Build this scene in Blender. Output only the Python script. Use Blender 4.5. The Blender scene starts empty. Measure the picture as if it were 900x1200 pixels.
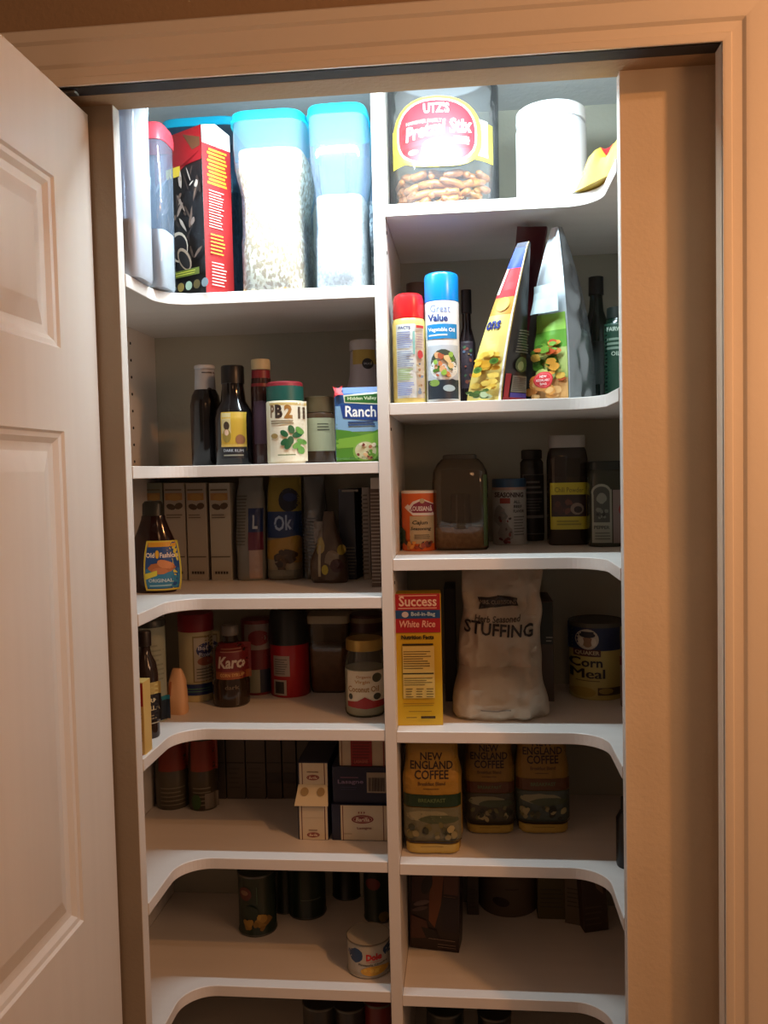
import bpy, bmesh, math, random
from mathutils import Vector, Matrix, noise
random.seed(7)
SC = bpy.context.scene
COL = SC.collection

# ---------------------------------------------------------------- camera, world, lights, exposure
CAM_Z = 1.497
F_PX, PITCH, YAW, ROLL = 1006.5, -0.04813, 0.09785, -0.02279
def cam_axes():
    cp, sp, cy, sy = math.cos(PITCH), math.sin(PITCH), math.cos(YAW), math.sin(YAW)
    fw = Vector((-sy*cp, cy*cp, sp)); rt = Vector((cy, sy, 0)); up = rt.cross(fw)
    cr, sr = math.cos(ROLL), math.sin(ROLL)
    return rt*cr + up*sr, up*cr - rt*sr, fw
RT, UP, FW = cam_axes()
cam = bpy.data.objects.new('camera', bpy.data.cameras.new('camera')); COL.objects.link(cam)
cam.matrix_world = Matrix(((RT.x, UP.x, -FW.x, 0), (RT.y, UP.y, -FW.y, 0), (RT.z, UP.z, -FW.z, CAM_Z), (0, 0, 0, 1)))
cam.data.sensor_fit = 'VERTICAL'; cam.data.sensor_height = 24.0; cam.data.lens = F_PX/1200*24.0
cam.data.clip_start = 0.02
SC.camera = cam

world = bpy.data.worlds.new('world'); SC.world = world; world.use_nodes = True
bg = world.node_tree.nodes['Background']
bg.inputs[0].default_value = (1.0, 0.62, 0.42, 1); bg.inputs[1].default_value = 0.15

def light(name, kind, loc, energy, color, aim=None, **kw):
    d = bpy.data.lights.new(name, kind); d.energy = energy; d.color = color
    for k, v in kw.items(): setattr(d, k, v)
    o = bpy.data.objects.new(name, d); COL.objects.link(o); o.location = loc
    if aim is not None: o.rotation_euler = Vector(aim).to_track_quat('-Z', 'Y').to_euler()
    return o
WARM = (1.0, 0.50, 0.23)
COOL = (0.76, 0.92, 1.0)
light('ceiling_can_right', 'AREA', (1.00, 0.36, 2.40), 7.8, (1.0, 0.41, 0.12), (-0.3, 0.25, -1), shape='DISK', size=0.06)
light('ceiling_can_near_door', 'AREA', (0.92, 0.50, 2.42), 2.6, (1.0, 0.56, 0.36), (-0.55, 0.25, -0.85), shape='DISK', size=0.05)
light('ceiling_can_behind', 'AREA', (0.25, -1.0, 2.42), 1.0, WARM, (-0.3, 0.8, -0.9), shape='DISK', size=0.25)
light('casing_fill_light', 'AREA', (0.74, 0.44, 1.70), 2.4, (1.0, 0.50, 0.23), (-0.4, 1, -0.5), shape='DISK', size=0.25)  # added fill light that lifts the right casing and return
light('door_fill_light', 'AREA', (1.7, 0.30, 1.70), 3.4, (1.0, 0.60, 0.38), (-1, 0.35, -0.1), shape='DISK', size=0.35)  # added fill light from the right for the open door
light('pantry_led_bar', 'AREA', (-0.13, 1.266, 2.052), 8.2, COOL, (0, 1.0, -0.8), shape='RECTANGLE', size=0.56, size_y=0.022)

SC.view_settings.view_transform = 'Standard'
SC.view_settings.look = 'None'
SC.view_settings.exposure = 0.0
SC.view_settings.gamma = 1.0
SC.view_settings.use_curve_mapping = False

# ---------------------------------------------------------------- pixel -> world helper (used while laying things out)
def ray(px, py):
    return FW + RT*((px-450)/F_PX) - UP*((py-600)/F_PX)
def at(px, py, Y):
    d = ray(px, py); return d*(Y/d.y) + Vector((0, 0, CAM_Z))
def on(px, py, Z):
    d = ray(px, py); return d*((Z-CAM_Z)/d.z) + Vector((0, 0, CAM_Z))

# ---------------------------------------------------------------- materials
MATS = {}
def s2l(c):
    c = c/255.0
    return c/12.92 if c <= 0.04045 else ((c+0.055)/1.055)**2.4
def rgb(h):
    h = h.lstrip('#')
    return tuple(s2l(int(h[i:i+2], 16)) for i in (0, 2, 4))
def mat(h, rough=0.5, metal=0.0, spec=0.5, coat=0.0):
    key = (h, rough, metal, spec, coat)
    if key in MATS: return MATS[key]
    m = bpy.data.materials.new('paint_'+h.lstrip('#')); m.use_nodes = True
    b = m.node_tree.nodes['Principled BSDF']
    b.inputs['Base Color'].default_value = (*rgb(h), 1)
    b.inputs['Roughness'].default_value = rough; b.inputs['Metallic'].default_value = metal
    b.inputs['Specular IOR Level'].default_value = spec; b.inputs['Coat Weight'].default_value = coat
    MATS[key] = m; return m
def noisy(name, h1, h2, scale=(40, 40, 40), rough=0.5, bump=0.0, bscale=None, detail=3, metal=0.0, kind='noise'):
    if name in MATS: return MATS[name]
    m = bpy.data.materials.new(name); m.use_nodes = True; nt = m.node_tree; b = nt.nodes['Principled BSDF']
    tc = nt.nodes.new('ShaderNodeTexCoord'); mp = nt.nodes.new('ShaderNodeMapping'); mp.inputs['Scale'].default_value = scale
    nt.links.new(tc.outputs['Object'], mp.inputs[0])
    if kind == 'noise':
        nz = nt.nodes.new('ShaderNodeTexNoise'); nz.inputs['Scale'].default_value = 1; nz.inputs['Detail'].default_value = detail
        nt.links.new(mp.outputs[0], nz.inputs['Vector']); out = nz.outputs['Fac']
    else:
        nz = nt.nodes.new('ShaderNodeTexVoronoi'); nz.inputs['Scale'].default_value = 1
        nt.links.new(mp.outputs[0], nz.inputs['Vector']); out = nz.outputs['Color']
        sep = nt.nodes.new('ShaderNodeSeparateColor'); nt.links.new(out, sep.inputs[0]); out = sep.outputs[0]
    cr = nt.nodes.new('ShaderNodeValToRGB'); cr.color_ramp.elements[0].position = 0.3; cr.color_ramp.elements[1].position = 0.7
    cr.color_ramp.elements[0].color = (*rgb(h1), 1); cr.color_ramp.elements[1].color = (*rgb(h2), 1)
    nt.links.new(out, cr.inputs[0]); nt.links.new(cr.outputs[0], b.inputs['Base Color'])
    b.inputs['Roughness'].default_value = rough; b.inputs['Metallic'].default_value = metal
    if bump:
        bp = nt.nodes.new('ShaderNodeBump'); bp.inputs['Strength'].default_value = bump; bp.inputs['Distance'].default_value = 0.002
        n2 = nt.nodes.new('ShaderNodeTexNoise'); n2.inputs['Scale'].default_value = bscale or 60; n2.inputs['Detail'].default_value = 4
        nt.links.new(tc.outputs['Object'], n2.inputs['Vector']); nt.links.new(n2.outputs['Fac'], bp.inputs['Height']); nt.links.new(bp.outputs[0], b.inputs['Normal'])
    MATS[name] = m; return m
def clear(name, tint='ffffff', milky=0.08, milk='e8eef2', gloss=0.10, rough=0.08):
    if name in MATS: return MATS[name]
    m = bpy.data.materials.new(name); m.use_nodes = True; nt = m.node_tree; nt.nodes.clear()
    o = nt.nodes.new('ShaderNodeOutputMaterial'); t = nt.nodes.new('ShaderNodeBsdfTransparent'); g = nt.nodes.new('ShaderNodeBsdfGlossy'); d = nt.nodes.new('ShaderNodeBsdfDiffuse')
    t.inputs[0].default_value = (*rgb(tint), 1); g.inputs['Roughness'].default_value = rough; d.inputs[0].default_value = (*rgb(milk), 1)
    a = nt.nodes.new('ShaderNodeMixShader'); a.inputs[0].default_value = milky; b = nt.nodes.new('ShaderNodeMixShader')
    lw = nt.nodes.new('ShaderNodeFresnel'); lw.inputs[0].default_value = 1.18
    mx = nt.nodes.new('ShaderNodeMath'); mx.operation = 'MAXIMUM'; mx.inputs[1].default_value = gloss*0.5; nt.links.new(lw.outputs[0], mx.inputs[0])
    nt.links.new(t.outputs[0], a.inputs[1]); nt.links.new(d.outputs[0], a.inputs[2]); nt.links.new(mx.outputs[0], b.inputs[0])
    nt.links.new(a.outputs[0], b.inputs[1]); nt.links.new(g.outputs[0], b.inputs[2]); nt.links.new(b.outputs[0], o.inputs[0])
    MATS[name] = m; return m

M_TRIM = noisy('trim_paint', 'dccdb8', 'e0d1bc', (3, 3, 3), 0.42, 0.15, 90)
M_DOOR = noisy('door_paint', 'd9d3cb', 'ddd7cf', (40, 40, 2), 0.40, 0.10, 60)
M_WALL = noisy('wall_paint', '9a7c5a', 'a08260', (6, 6, 6), 0.8, 0.5, 120)
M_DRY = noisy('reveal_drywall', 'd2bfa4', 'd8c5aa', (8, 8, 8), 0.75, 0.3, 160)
M_DRYL = noisy('shaded_side_drywall', '8a7c69', '90826f', (8, 8, 8), 0.75, 0.3, 160)  # darker copy of the reveal drywall, the left side's shade put into its colour
M_BACK = noisy('pantry_back_wall', 'a8a798', 'adac9d', (5, 5, 5), 0.8, 0.3, 120)
M_CEIL = noisy('pantry_ceiling', 'b9bcbc', 'c0c2c2', (5, 5, 5), 0.85, 0.6, 90)
M_SHELF = noisy('white_melamine', 'dcd6cf', 'e1dbd4', (3, 30, 30), 0.38, 0.05, 200)
M_BOARD = noisy('white_board', 'd6d0c8', 'dad5ce', (30, 30, 3), 0.42, 0.05, 200)
M_FLOOR = noisy('floor_tile', '8a7660', '9a866c', (4, 4, 4), 0.5)
M_TRACK = noisy('dark_head_track', '26221f', '312c28', (20, 20, 20), 0.8)
CLEAR = clear('clear_plastic', 'f4f8fa', 0.07)
CLEARB = clear('clear_bluish_plastic', 'e6eff8', 0.12, 'c4d8f2')
FROST = clear('frosted_plastic', 'd5dce8', 0.45, 'dfe6f2', 0.12, 0.2)
GLASS = clear('jar_glass', 'dfe2d8', 0.03)
SMOKE = clear('smoky_blue_plastic', '7f95a6', 0.25, '55718a')
OLDCL = clear('warm_clear_plastic', 'cabfae', 0.12, '8a7a64')

# ---------------------------------------------------------------- object helpers
def mesh_obj(name, verts, faces, mats, parent=None, smooth=False, fm=None):
    me = bpy.data.meshes.new(name); me.from_pydata([tuple(v) for v in verts], [], faces)
    if not isinstance(mats, (list, tuple)): mats = [mats]
    for m in mats: me.materials.append(m)
    if fm: me.polygons.foreach_set('material_index', fm)
    if smooth: me.shade_smooth() if hasattr(me, 'shade_smooth') else None
    me.update()
    o = bpy.data.objects.new(name, me); COL.objects.link(o)
    if parent is not None: o.parent = parent
    return o
def smooth_angle(o, deg=35):
    bm = bmesh.new(); bm.from_mesh(o.data); bmesh.ops.recalc_face_normals(bm, faces=bm.faces)
    for f in bm.faces: f.smooth = True
    for e in bm.edges:
        if len(e.link_faces) == 2 and e.calc_face_angle(0) > math.radians(deg): e.smooth = False
    bm.to_mesh(o.data); bm.free()
def tag(o, label, cat, group=None, kind=None):
    o['label'] = label; o['category'] = cat
    if group: o['group'] = group
    if kind: o['kind'] = kind
    return o
def struct(o): o['kind'] = 'structure'; return o
def box(name, x0, x1, y0, y1, z0, z1, m, parent=None, bev=0.0):
    bm = bmesh.new(); bmesh.ops.create_cube(bm, size=1)
    for v in bm.verts:
        v.co = Vector(((x0+x1)/2 + v.co.x*(x1-x0), (y0+y1)/2 + v.co.y*(y1-y0), (z0+z1)/2 + v.co.z*(z1-z0)))
    if bev > 0: bmesh.ops.bevel(bm, geom=list(bm.edges), offset=bev, segments=2, affect='EDGES', profile=0.5)
    me = bpy.data.meshes.new(name); bm.to_mesh(me); bm.free(); me.materials.append(m)
    o = bpy.data.objects.new(name, me); COL.objects.link(o)
    if parent is not None: o.parent = parent
    return o
def root(name, label, cat, loc, rz=0.0, group=None, tilt=None):
    o = bpy.data.objects.new(name, None); COL.objects.link(o); o.empty_display_size = 0.03
    o.location = loc; o.rotation_euler = (tilt[0] if tilt else 0, tilt[1] if tilt else 0, rz)
    return tag(o, label, cat, group)

def se(a, b, n, t):      # superellipse point
    c, s = math.cos(t), math.sin(t)
    return (math.copysign(abs(c)**(2.0/n), c)*a, math.copysign(abs(s)**(2.0/n), s)*b)
def interp(secs, z):
    if z <= secs[0][0]: return secs[0]
    for p, q in zip(secs, secs[1:]):
        if z <= q[0]:
            t = (z-p[0])/max(1e-9, q[0]-p[0]); return tuple(p[i]+(q[i]-p[i])*t for i in range(6))
    return secs[-1]
class Shape:
    """stack of superellipse sections (z, half width, half depth, exponent, x shift, y shift) with optional crumple"""
    def __init__(s, secs, wr=0.0, wk=30.0, seed=0.0):
        s.secs = [tuple(list(q)+[0, 0, 0, 0])[:6] if len(q) >= 4 else (q[0], q[1], q[1], 2.0, 0, 0) for q in secs]
        s.wr, s.wk, s.seed = wr, wk, seed
    def wob(s, x, y, z):
        if not s.wr: return 0.0
        v = noise.noise(Vector((x*s.wk+s.seed, z*s.wk*0.8, y*s.wk*0.5))) + 0.55*abs(noise.noise(Vector((x*s.wk*2.1, z*s.wk*2.3+s.seed, 3))))
        return v*s.wr
    def wx(s, z, side):
        return 1+min(0.10, s.wr*11)*noise.noise(Vector((side*3.1+s.seed, z*24, 1.5))) if s.wr > 0.0026 else 1.0
    def front(s, x, z):
        q = interp(s.secs, z); u = (x-q[4])/max(1e-6, q[1]*s.wx(z, 1 if x > q[4] else -1)); u = max(-0.995, min(0.995, u))
        y = -q[2]*(1-abs(u)**q[3])**(1.0/q[3]) + q[5]
        return y + s.wob(x, y, z)
    def mesh(s, name, m, parent, seg=40, rows=None, cap=True, off=0.0, z0=None, z1=None, smooth=True, matfun=None, mats=None):
        secs = s.secs
        if z0 is not None:
            zs = [z0]+[q[0] for q in secs if z0 < q[0] < z1]+[z1]; secs = [tuple([z]+list(interp(s.secs, z)[1:])) for z in zs]
        if rows:
            out = []
            for p, q in zip(secs, secs[1:]):
                k = max(1, int(round((q[0]-p[0])/rows)))
                for i in range(k): out.append(tuple(p[j]+(q[j]-p[j])*i/k for j in range(6)))
            out.append(secs[-1]); secs = out
        V, Fc = [], []
        for q in secs:
            for i in range(seg):
                t = 2*math.pi*(i+0.5)/seg
                x, y = se(q[1]+off, q[2]+off, q[3], t); x *= s.wx(q[0], 1 if x > 0 else -1); x += q[4]; y += q[5]
                V.append((x, y + (s.wob(x, y, q[0]) if y < 0 or s.wr else 0), q[0]))
        for r in range(len(secs)-1):
            for i in range(seg):
                j = (i+1) % seg; Fc.append((r*seg+i, r*seg+j, (r+1)*seg+j, (r+1)*seg+i))
        if cap:
            Fc.append(tuple(range(seg-1, -1, -1))); b = (len(secs)-1)*seg; Fc.append(tuple(range(b, b+seg)))
        o = mesh_obj(name, V, Fc, m, parent)
        if smooth: smooth_angle(o)
        return o

TXT = {}
def text_tris(s, bold=0.0, shear=0.0):
    k = (s, bold, shear)
    if k in TXT: return TXT[k]
    fake = bold if 'M' in s else 0.0      # the font's M breaks when thickened, so it is doubled with a small shift instead
    c = bpy.data.curves.new('t', 'FONT'); c.body = s; c.resolution_u = 2; c.offset = 0.0 if fake else bold; c.shear = shear; c.fill_mode = 'FRONT'
    o = bpy.data.objects.new('t', c); me = bpy.data.meshes.new_from_object(o)
    me.calc_loop_triangles(); vs = [v.co.copy() for v in me.vertices]; fs = [tuple(p.vertices) for p in me.loop_triangles]
    bpy.data.meshes.remove(me); bpy.data.objects.remove(o); bpy.data.curves.remove(c)
    if fake:
        n_ = len(vs); vs = vs+[v+Vector((fake*1.6, 0, 0)) for v in vs]; fs = fs+[tuple(i+n_ for i in f) for f in fs]
    if vs:
        x0 = min(v.x for v in vs); x1 = max(v.x for v in vs); z0 = min(v.y for v in vs); z1 = max(v.y for v in vs)
        vs = [((v.x-x0)/(x1-x0)-0.5, (v.y-z0)/(z1-z0)-0.5) for v in vs]
    TXT[k] = (vs, fs); return TXT[k]

class Print:
    """flat print laid on a surface. conv(px,py)->(u,v) metres; surf(u,v,off)->xyz"""
    def __init__(s, conv, surf, cell=0.012, base=0.0004, step=0.00014):
        s.conv, s.surf, s.cell, s.base, s.step = conv, surf, cell, base, step
        s.V, s.F, s.M, s.mats, s.n, s.flip = [], [], [], [], 0, False
    def _m(s, col, rough=0.45):
        m = col if not isinstance(col, str) else mat(col, rough)
        if m not in s.mats: s.mats.append(m)
        return s.mats.index(m)
    def _off(s): s.n += 1; return s.base + s.step*s.n
    def add(s, pts, faces, col):
        o = s._off(); b = len(s.V); mi = s._m(col); pts = list(pts); out = []; stack = list(faces); lim = s.cell*1.35; nsp = 0
        while stack:
            f = stack.pop()
            e = [math.hypot(pts[f[i]][0]-pts[f[(i+1) % len(f)]][0], pts[f[i]][1]-pts[f[(i+1) % len(f)]][1]) for i in range(len(f))]
            if max(e) <= lim or nsp > 9000: out.append(f); continue
            if len(f) > 3:
                c = len(pts); pts.append((sum(pts[i][0] for i in f)/len(f), sum(pts[i][1] for i in f)/len(f)))
                stack += [(f[i], f[(i+1) % len(f)], c) for i in range(len(f))]; nsp += 1; continue
            k = e.index(max(e)); a_, b_, c_ = f[k], f[(k+1) % 3], f[(k+2) % 3]; m_ = len(pts); pts.append(((pts[a_][0]+pts[b_][0])/2, (pts[a_][1]+pts[b_][1])/2))
            stack += [(a_, m_, c_), (m_, b_, c_)]; nsp += 1
        faces = out
        s.V += [s.surf(u, v, o) for u, v in pts]; s.F += [tuple(b+i for i in f) for f in faces]; s.M += [mi]*len(faces); return s
    def rect(s, px0, py0, px1, py1, col, slant=0):
        u0, v0 = s.conv(px0, py0); u1, v1 = s.conv(px1, py1)
        nx = max(1, int(abs(u1-u0)/s.cell)+1); nz = max(1, int(abs(v1-v0)/(s.cell*1.5))+1)
        P, Fc = [], []
        for j in range(nz+1):
            for i in range(nx+1): P.append((u0+(u1-u0)*i/nx + slant*(j/nz), v0+(v1-v0)*j/nz))
        for j in range(nz):
            for i in range(nx):
                a = j*(nx+1)+i; Fc.append((a, a+1, a+nx+2, a+nx+1))
        return s.add(P, Fc, col)
    def poly(s, pts, col, rings=3):
        q = [s.conv(*p) for p in pts]; cx = sum(p[0] for p in q)/len(q); cz = sum(p[1] for p in q)/len(q)
        n = len(q); P = [(cx, cz)]; Fc = []
        for r in range(1, rings+1):
            t = r/rings; P += [(cx+(x-cx)*t, cz+(z-cz)*t) for x, z in q]
        for i in range(n): Fc.append((0, 1+i, 1+(i+1) % n))
        for r in range(rings-1):
            for i in range(n):
                j = (i+1) % n; a = 1+r*n; b = a+n; Fc.append((a+i, b+i, b+j, a+j))
        return s.add(P, Fc, col)
    def ell(s, cx, cy, rx, ry, col, n=20, rot=0.0, wob=0.0):
        if getattr(s, 'norot', False): rot = 0.0
        pts = []
        for i in range(n):
            t = 2*math.pi*i/n; k = 1+(random.uniform(-wob, wob) if wob else 0); x, y = rx*k*math.cos(t), ry*k*math.sin(t)
            pts.append((cx+x*math.cos(rot)-y*math.sin(rot), cy+x*math.sin(rot)+y*math.cos(rot)))
        return s.poly(pts, col, 2 if max(rx, ry) > 3 else 1)
    def text(s, t, cx, cy, w, h, col, bold=0.0, shear=0.0, rot=0.0, arc=0.0):
        if s.flip: h = -h
        vs, fs = text_tris(t, bold, shear); c, sn = math.cos(rot), math.sin(rot); P = []
        for x, z in vs:
            a = x*w; b = -z*h + arc*(4*x*x)
            P.append(s.conv(cx+a*c-b*sn, cy+a*sn+b*c))
        return s.add(P, fs, col)
    def lines(s, px0, py0, px1, py1, n, col, jit=0.25, th=0.35, rows=True):
        for i in range(n):
            y = py0+(py1-py0)*(i+0.5)/n; hh = (py1-py0)/n*th/2
            s.rect(px0, y-hh, px1-(px1-px0)*random.uniform(0, jit), y+hh, col)
        return s
    def blobs(s, px0, py0, px1, py1, n, cols, r=(1.5, 4), flat=1.0):
        for i in range(n):
            rr = random.uniform(*r); x = random.uniform(px0+rr, px1-rr); y = random.uniform(py0+rr*flat, py1-rr*flat)
            s.ell(x, y, rr, rr*flat*random.uniform(0.6, 1.0), random.choice(cols), 9, random.uniform(0, 3), 0.15)
        return s
    def build(s, parent, name='label'):
        return mesh_obj(name, s.V, s.F, s.mats, parent, fm=s.M)

# shelf board tops (metres above the floor)
TH = 0.0193
ZL = [1.778, 1.493, 1.270, 1.048, 0.824, 0.600, 0.376]
ZR = [1.9055, 1.587, 1.332, 1.045, 0.821, 0.595, 0.370]
Y_FRONT, Y_BACK, Y_FLB, Y_FLF = 1.400, 1.720, 1.240, 1.222
X_SL, X_SR, X_DL, X_DR = -0.644, 0.367, -0.144, -0.125
def top(sh):
    return (ZL if sh[0] == 'L' else ZR)[int(sh[1])-1]+TH+0.0003

class Item:
    """a pantry item whose silhouette spans px0..px1, top at py_top, standing on shelf sh"""
    def __init__(s, name, label, cat, sh, px0, px1, pt, pb=None, Y=None, depth=None, rz=0.0, group=None, tilt=None, zb=None, h=None):
        zs = zb if zb is not None else top(sh); s.zs = zs
        pm = (px0+px1)/2
        if Y is None: Y = on(pm, pb, zs).y
        s.Yf = Y
        pyb = pb if pb else 548
        mid = (pt+pyb)/2
        if depth is None:
            w = (at(px1, mid, Y).x-at(px0, mid, Y).x)
            for _ in range(3): w = at(px1, mid, Y+w/2).x-at(px0, mid, Y+w/2).x
            depth = w; s.Yc = Y+w/2
            s.xc = (at(px1, mid, s.Yc).x+at(px0, mid, s.Yc).x)/2
        else:
            w = at(px1, mid, Y).x-at(px0, mid, Y).x; s.Yc = Y+depth/2
            s.xc = (at(px1, mid, Y).x+at(px0, mid, Y).x)/2
        s.w, s.d, s.mid = w, depth, mid
        s.h = h if h else at(pm, pt, Y).z-zs
        s.r = root(name, label, cat, (s.xc, s.Yc, zs), rz, group, tilt)
    def conv(s, px, py):
        p = at(px, py, s.Yf); q = at(px, s.mid, s.Yf)
        return (q.x-s.xc, p.z-s.zs)
    def Z(s, py): return at(0, py, s.Yf).z-s.zs if False else s.conv(s._pm(), py)[1]
    def _pm(s): return getattr(s, 'pm', 450)
    def shape(s, prof, n=2.0, asp=None, **kw):
        """prof: (height fraction, width fraction[, depth fraction]) list"""
        asp = asp if asp is not None else s.d/s.w
        return Shape([(p[0]*s.h, p[1]*s.w/2, (p[2] if len(p) > 2 else p[1])*s.w/2*asp, n, 0, 0) for p in prof], **kw)
    def add(s, name, prof, m, n=2.0, asp=None, main=False, seg=40, rows=None, wr=0.0, wk=30, seed=0.0, **kw):
        sh = s.shape(prof, n, asp, wr=wr, wk=wk, seed=seed); o = sh.mesh(name, m, s.r, seg=seg, rows=rows, **kw)
        if main: s.sh = sh
        return o
    def pr(s, cell=0.0045, base=0.0005, shp=None, step=0.00014):
        shp = shp or s.sh
        return Print(s.conv, lambda u, v, o: (u, shp.front(u, v)-o, v), cell, base, step)

# ================================================================ THE SETTING
Y_WALL = 1.168; H_OP = 2.0324; X_JR, X_JL = 0.3324, -0.5715
def joined(name, boxes, m):
    V, Fc = [], []
    for (x0, x1, y0, y1, z0, z1) in boxes:
        b = len(V); V += [(x, y, z) for x in (x0, x1) for y in (y0, y1) for z in (z0, z1)]
        Fc += [tuple(b+i for i in f) for f in ((0, 1, 3, 2), (4, 6, 7, 5), (0, 4, 5, 1), (2, 3, 7, 6), (0, 2, 6, 4), (1, 5, 7, 3))]
    return struct(mesh_obj(name, V, Fc, m))
joined('wall_front', [(-1.8, X_JL-0.018, Y_WALL, Y_FLB, 0, 2.44), (X_JR+0.018, 1.8, Y_WALL, Y_FLB, 0, 2.44), (X_JL-0.018, X_JR+0.018, Y_WALL, 1.189, H_OP+0.018, 2.44), (X_JL-0.018, X_JR+0.018, 1.189, Y_FLB, H_OP, 2.44)], M_WALL)
# drywall returns that narrow the opening on both sides, behind the door frame
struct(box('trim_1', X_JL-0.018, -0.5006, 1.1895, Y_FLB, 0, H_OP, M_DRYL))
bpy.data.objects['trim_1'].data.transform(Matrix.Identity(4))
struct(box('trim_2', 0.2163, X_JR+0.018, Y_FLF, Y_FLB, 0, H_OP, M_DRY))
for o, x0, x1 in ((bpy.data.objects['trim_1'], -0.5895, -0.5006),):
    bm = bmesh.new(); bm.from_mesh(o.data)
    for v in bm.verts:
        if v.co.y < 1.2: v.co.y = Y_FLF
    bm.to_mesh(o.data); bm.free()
# white edge strips on the returns
struct(box('trim_3', -0.5006, -0.4995, Y_FLF, Y_FLB+0.004, 0, H_OP, M_BOARD))
struct(box('trim_4', 0.2152, 0.2163, Y_FLF, Y_FLB+0.004, 0, H_OP, M_BOARD))
struct(box('wall_left', X_SL-0.10, X_SL-0.0, Y_FLB, Y_BACK+0.1, 0, 2.19, M_BACK))
struct(box('wall_right', X_SR, X_SR+0.10, Y_FLB, Y_BACK+0.1, 0, 2.19, M_BACK))
struct(box('wall_back', X_SL, X_SR, Y_BACK, Y_BACK+0.1, 0, 2.19, M_BACK))
struct(box('ceiling', X_SL-0.1, X_SR+0.1, Y_FLB, Y_BACK+0.1, 2.19, 2.29, M_CEIL))
struct(box('floor', -1.8, 1.8, -2.5, Y_BACK+0.1, -0.1, 0, M_FLOOR))
# door frame
struct(box('trim_5', X_JR, X_JR+0.018, 1.158, 1.1895, 0, H_OP+0.018, M_TRIM, bev=0.0008))
struct(box('trim_6', X_JL-0.018, X_JL, 1.158, 1.1895, 0, H_OP+0.018, M_TRIM, bev=0.0008))
struct(box('trim_7', X_JL, X_JR, 1.158, 1.1885, H_OP, H_OP+0.018, M_TRACK, bev=0.0008))
# moulded casing: right, head, left, mitred
PROF = [(0, 0.006), (0, 0.0125), (0.003, 0.0135), (0.010, 0.0135), (0.012, 0.0105), (0.024, 0.0110), (0.028, 0.0150), (0.034, 0.0165), (0.054, 0.0170), (0.058, 0.0205), (0.072, 0.0200), (0.0755, 0.0160), (0.0755, 0.0)]
def casing(name, kind):
    V = []
    for e in (0, 1):
        for d, t in PROF:
            y = Y_WALL-t
            if kind == 'R': V.append((X_JR+d, y, 0 if e == 0 else H_OP+d))
            elif kind == 'L': V.append((X_JL-d, y, 0 if e == 0 else H_OP+d))
            else: V.append(((X_JL-d) if e == 0 else (X_JR+d), y, H_OP+d))
    n = len(PROF); Fc = [(i, i+1, n+i+1, n+i) for i in range(n-1)] + [(n-1, 0, n, 2*n-1)] + [tuple(range(n)), tuple(range(2*n-1, n-1, -1))]
    o = mesh_obj(name, V, Fc, M_TRIM); smooth_angle(o, 25); return struct(o)
casing('trim_8', 'R'); casing('trim_9', 'H'); casing('trim_10', 'L')
# small catch at the hinge end of the head
c = box('ball_catch', -0.552, -0.530, 1.166, 1.180, H_OP-0.004, H_OP, mat('8a867e', 0.35, 0.8), bev=0.001); tag(c, 'small metal catch plate at the left end of the dark door head', 'catch')
# ---- door, opened 90 degrees, its pantry side facing right
door = bpy.data.objects.new('door_1', None); COL.objects.link(door); struct(door)
DX0, DX1, DYH, DW, DH = -0.5700, -0.5350, 1.2165, 0.885, 2.018
stS, midS = 0.112, 0.10
cols = [(stS, 0.3925), (0.4925, DW-stS)]
rows_ = [(1.669, 1.894), (0.889, 1.559), (0.235, 0.700)]
def slab(name, s0, s1, z0, z1): box(name, DX0, DX1, DYH-s1, DYH-s0, z0, z1, M_DOOR, door)
slab('stile', 0, stS, 0.008, DH); slab('stile', DW-stS, DW, 0.008, DH); 
for z0, z1 in ((0.008, 0.235), (0.700, 0.889), (1.559, 1.669), (1.894, DH)): slab('rail', stS, DW-stS, z0, z1)
for z0, z1 in rows_: slab('mullion', 0.3925, 0.4925, z0, z1)
RINGS = [(0, 0), (0.003, -0.0035), (0.009, -0.0045), (0.016, -0.0095), (0.024, -0.0110), (0.027, -0.0110), (0.031, -0.0095), (0.052, -0.0030), (0.055, -0.0024)]
for s0, s1 in cols:
    for z0, z1 in rows_:
        V, Fc = [], []
        for sgn, xf in ((1, DX1), (-1, DX0)):
            b = len(V)
            for ins, dx in RINGS:
                V += [(xf+sgn*dx, DYH-(s0+ins), z0+ins), (xf+sgn*dx, DYH-(s1-ins), z0+ins), (xf+sgn*dx, DYH-(s1-ins), z1-ins), (xf+sgn*dx, DYH-(s0+ins), z1-ins)]
            for r in range(len(RINGS)-1):
                for i in range(4):
                    j = (i+1) % 4; Fc.append((b+r*4+i, b+r*4+j, b+r*4+4+j, b+r*4+4+i))
            e = b+(len(RINGS)-1)*4; Fc.append((e, e+1, e+2, e+3))
        o = mesh_obj('raised_panel', V, Fc, M_DOOR, door); smooth_angle(o, 12)
for z in (0.25, 1.05, 1.80):
    bm = bmesh.new(); bmesh.ops.create_cone(bm, cap_ends=True, segments=14, radius1=0.006, radius2=0.006, depth=0.09, matrix=Matrix.Translation((X_JL-0.006, 1.150, z)))
    me = bpy.data.meshes.new('hinge'); bm.to_mesh(me); bm.free(); me.materials.append(mat('8a8378', 0.3, 1.0)); h = bpy.data.objects.new('hinge', me); COL.objects.link(h); h.parent = door

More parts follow.
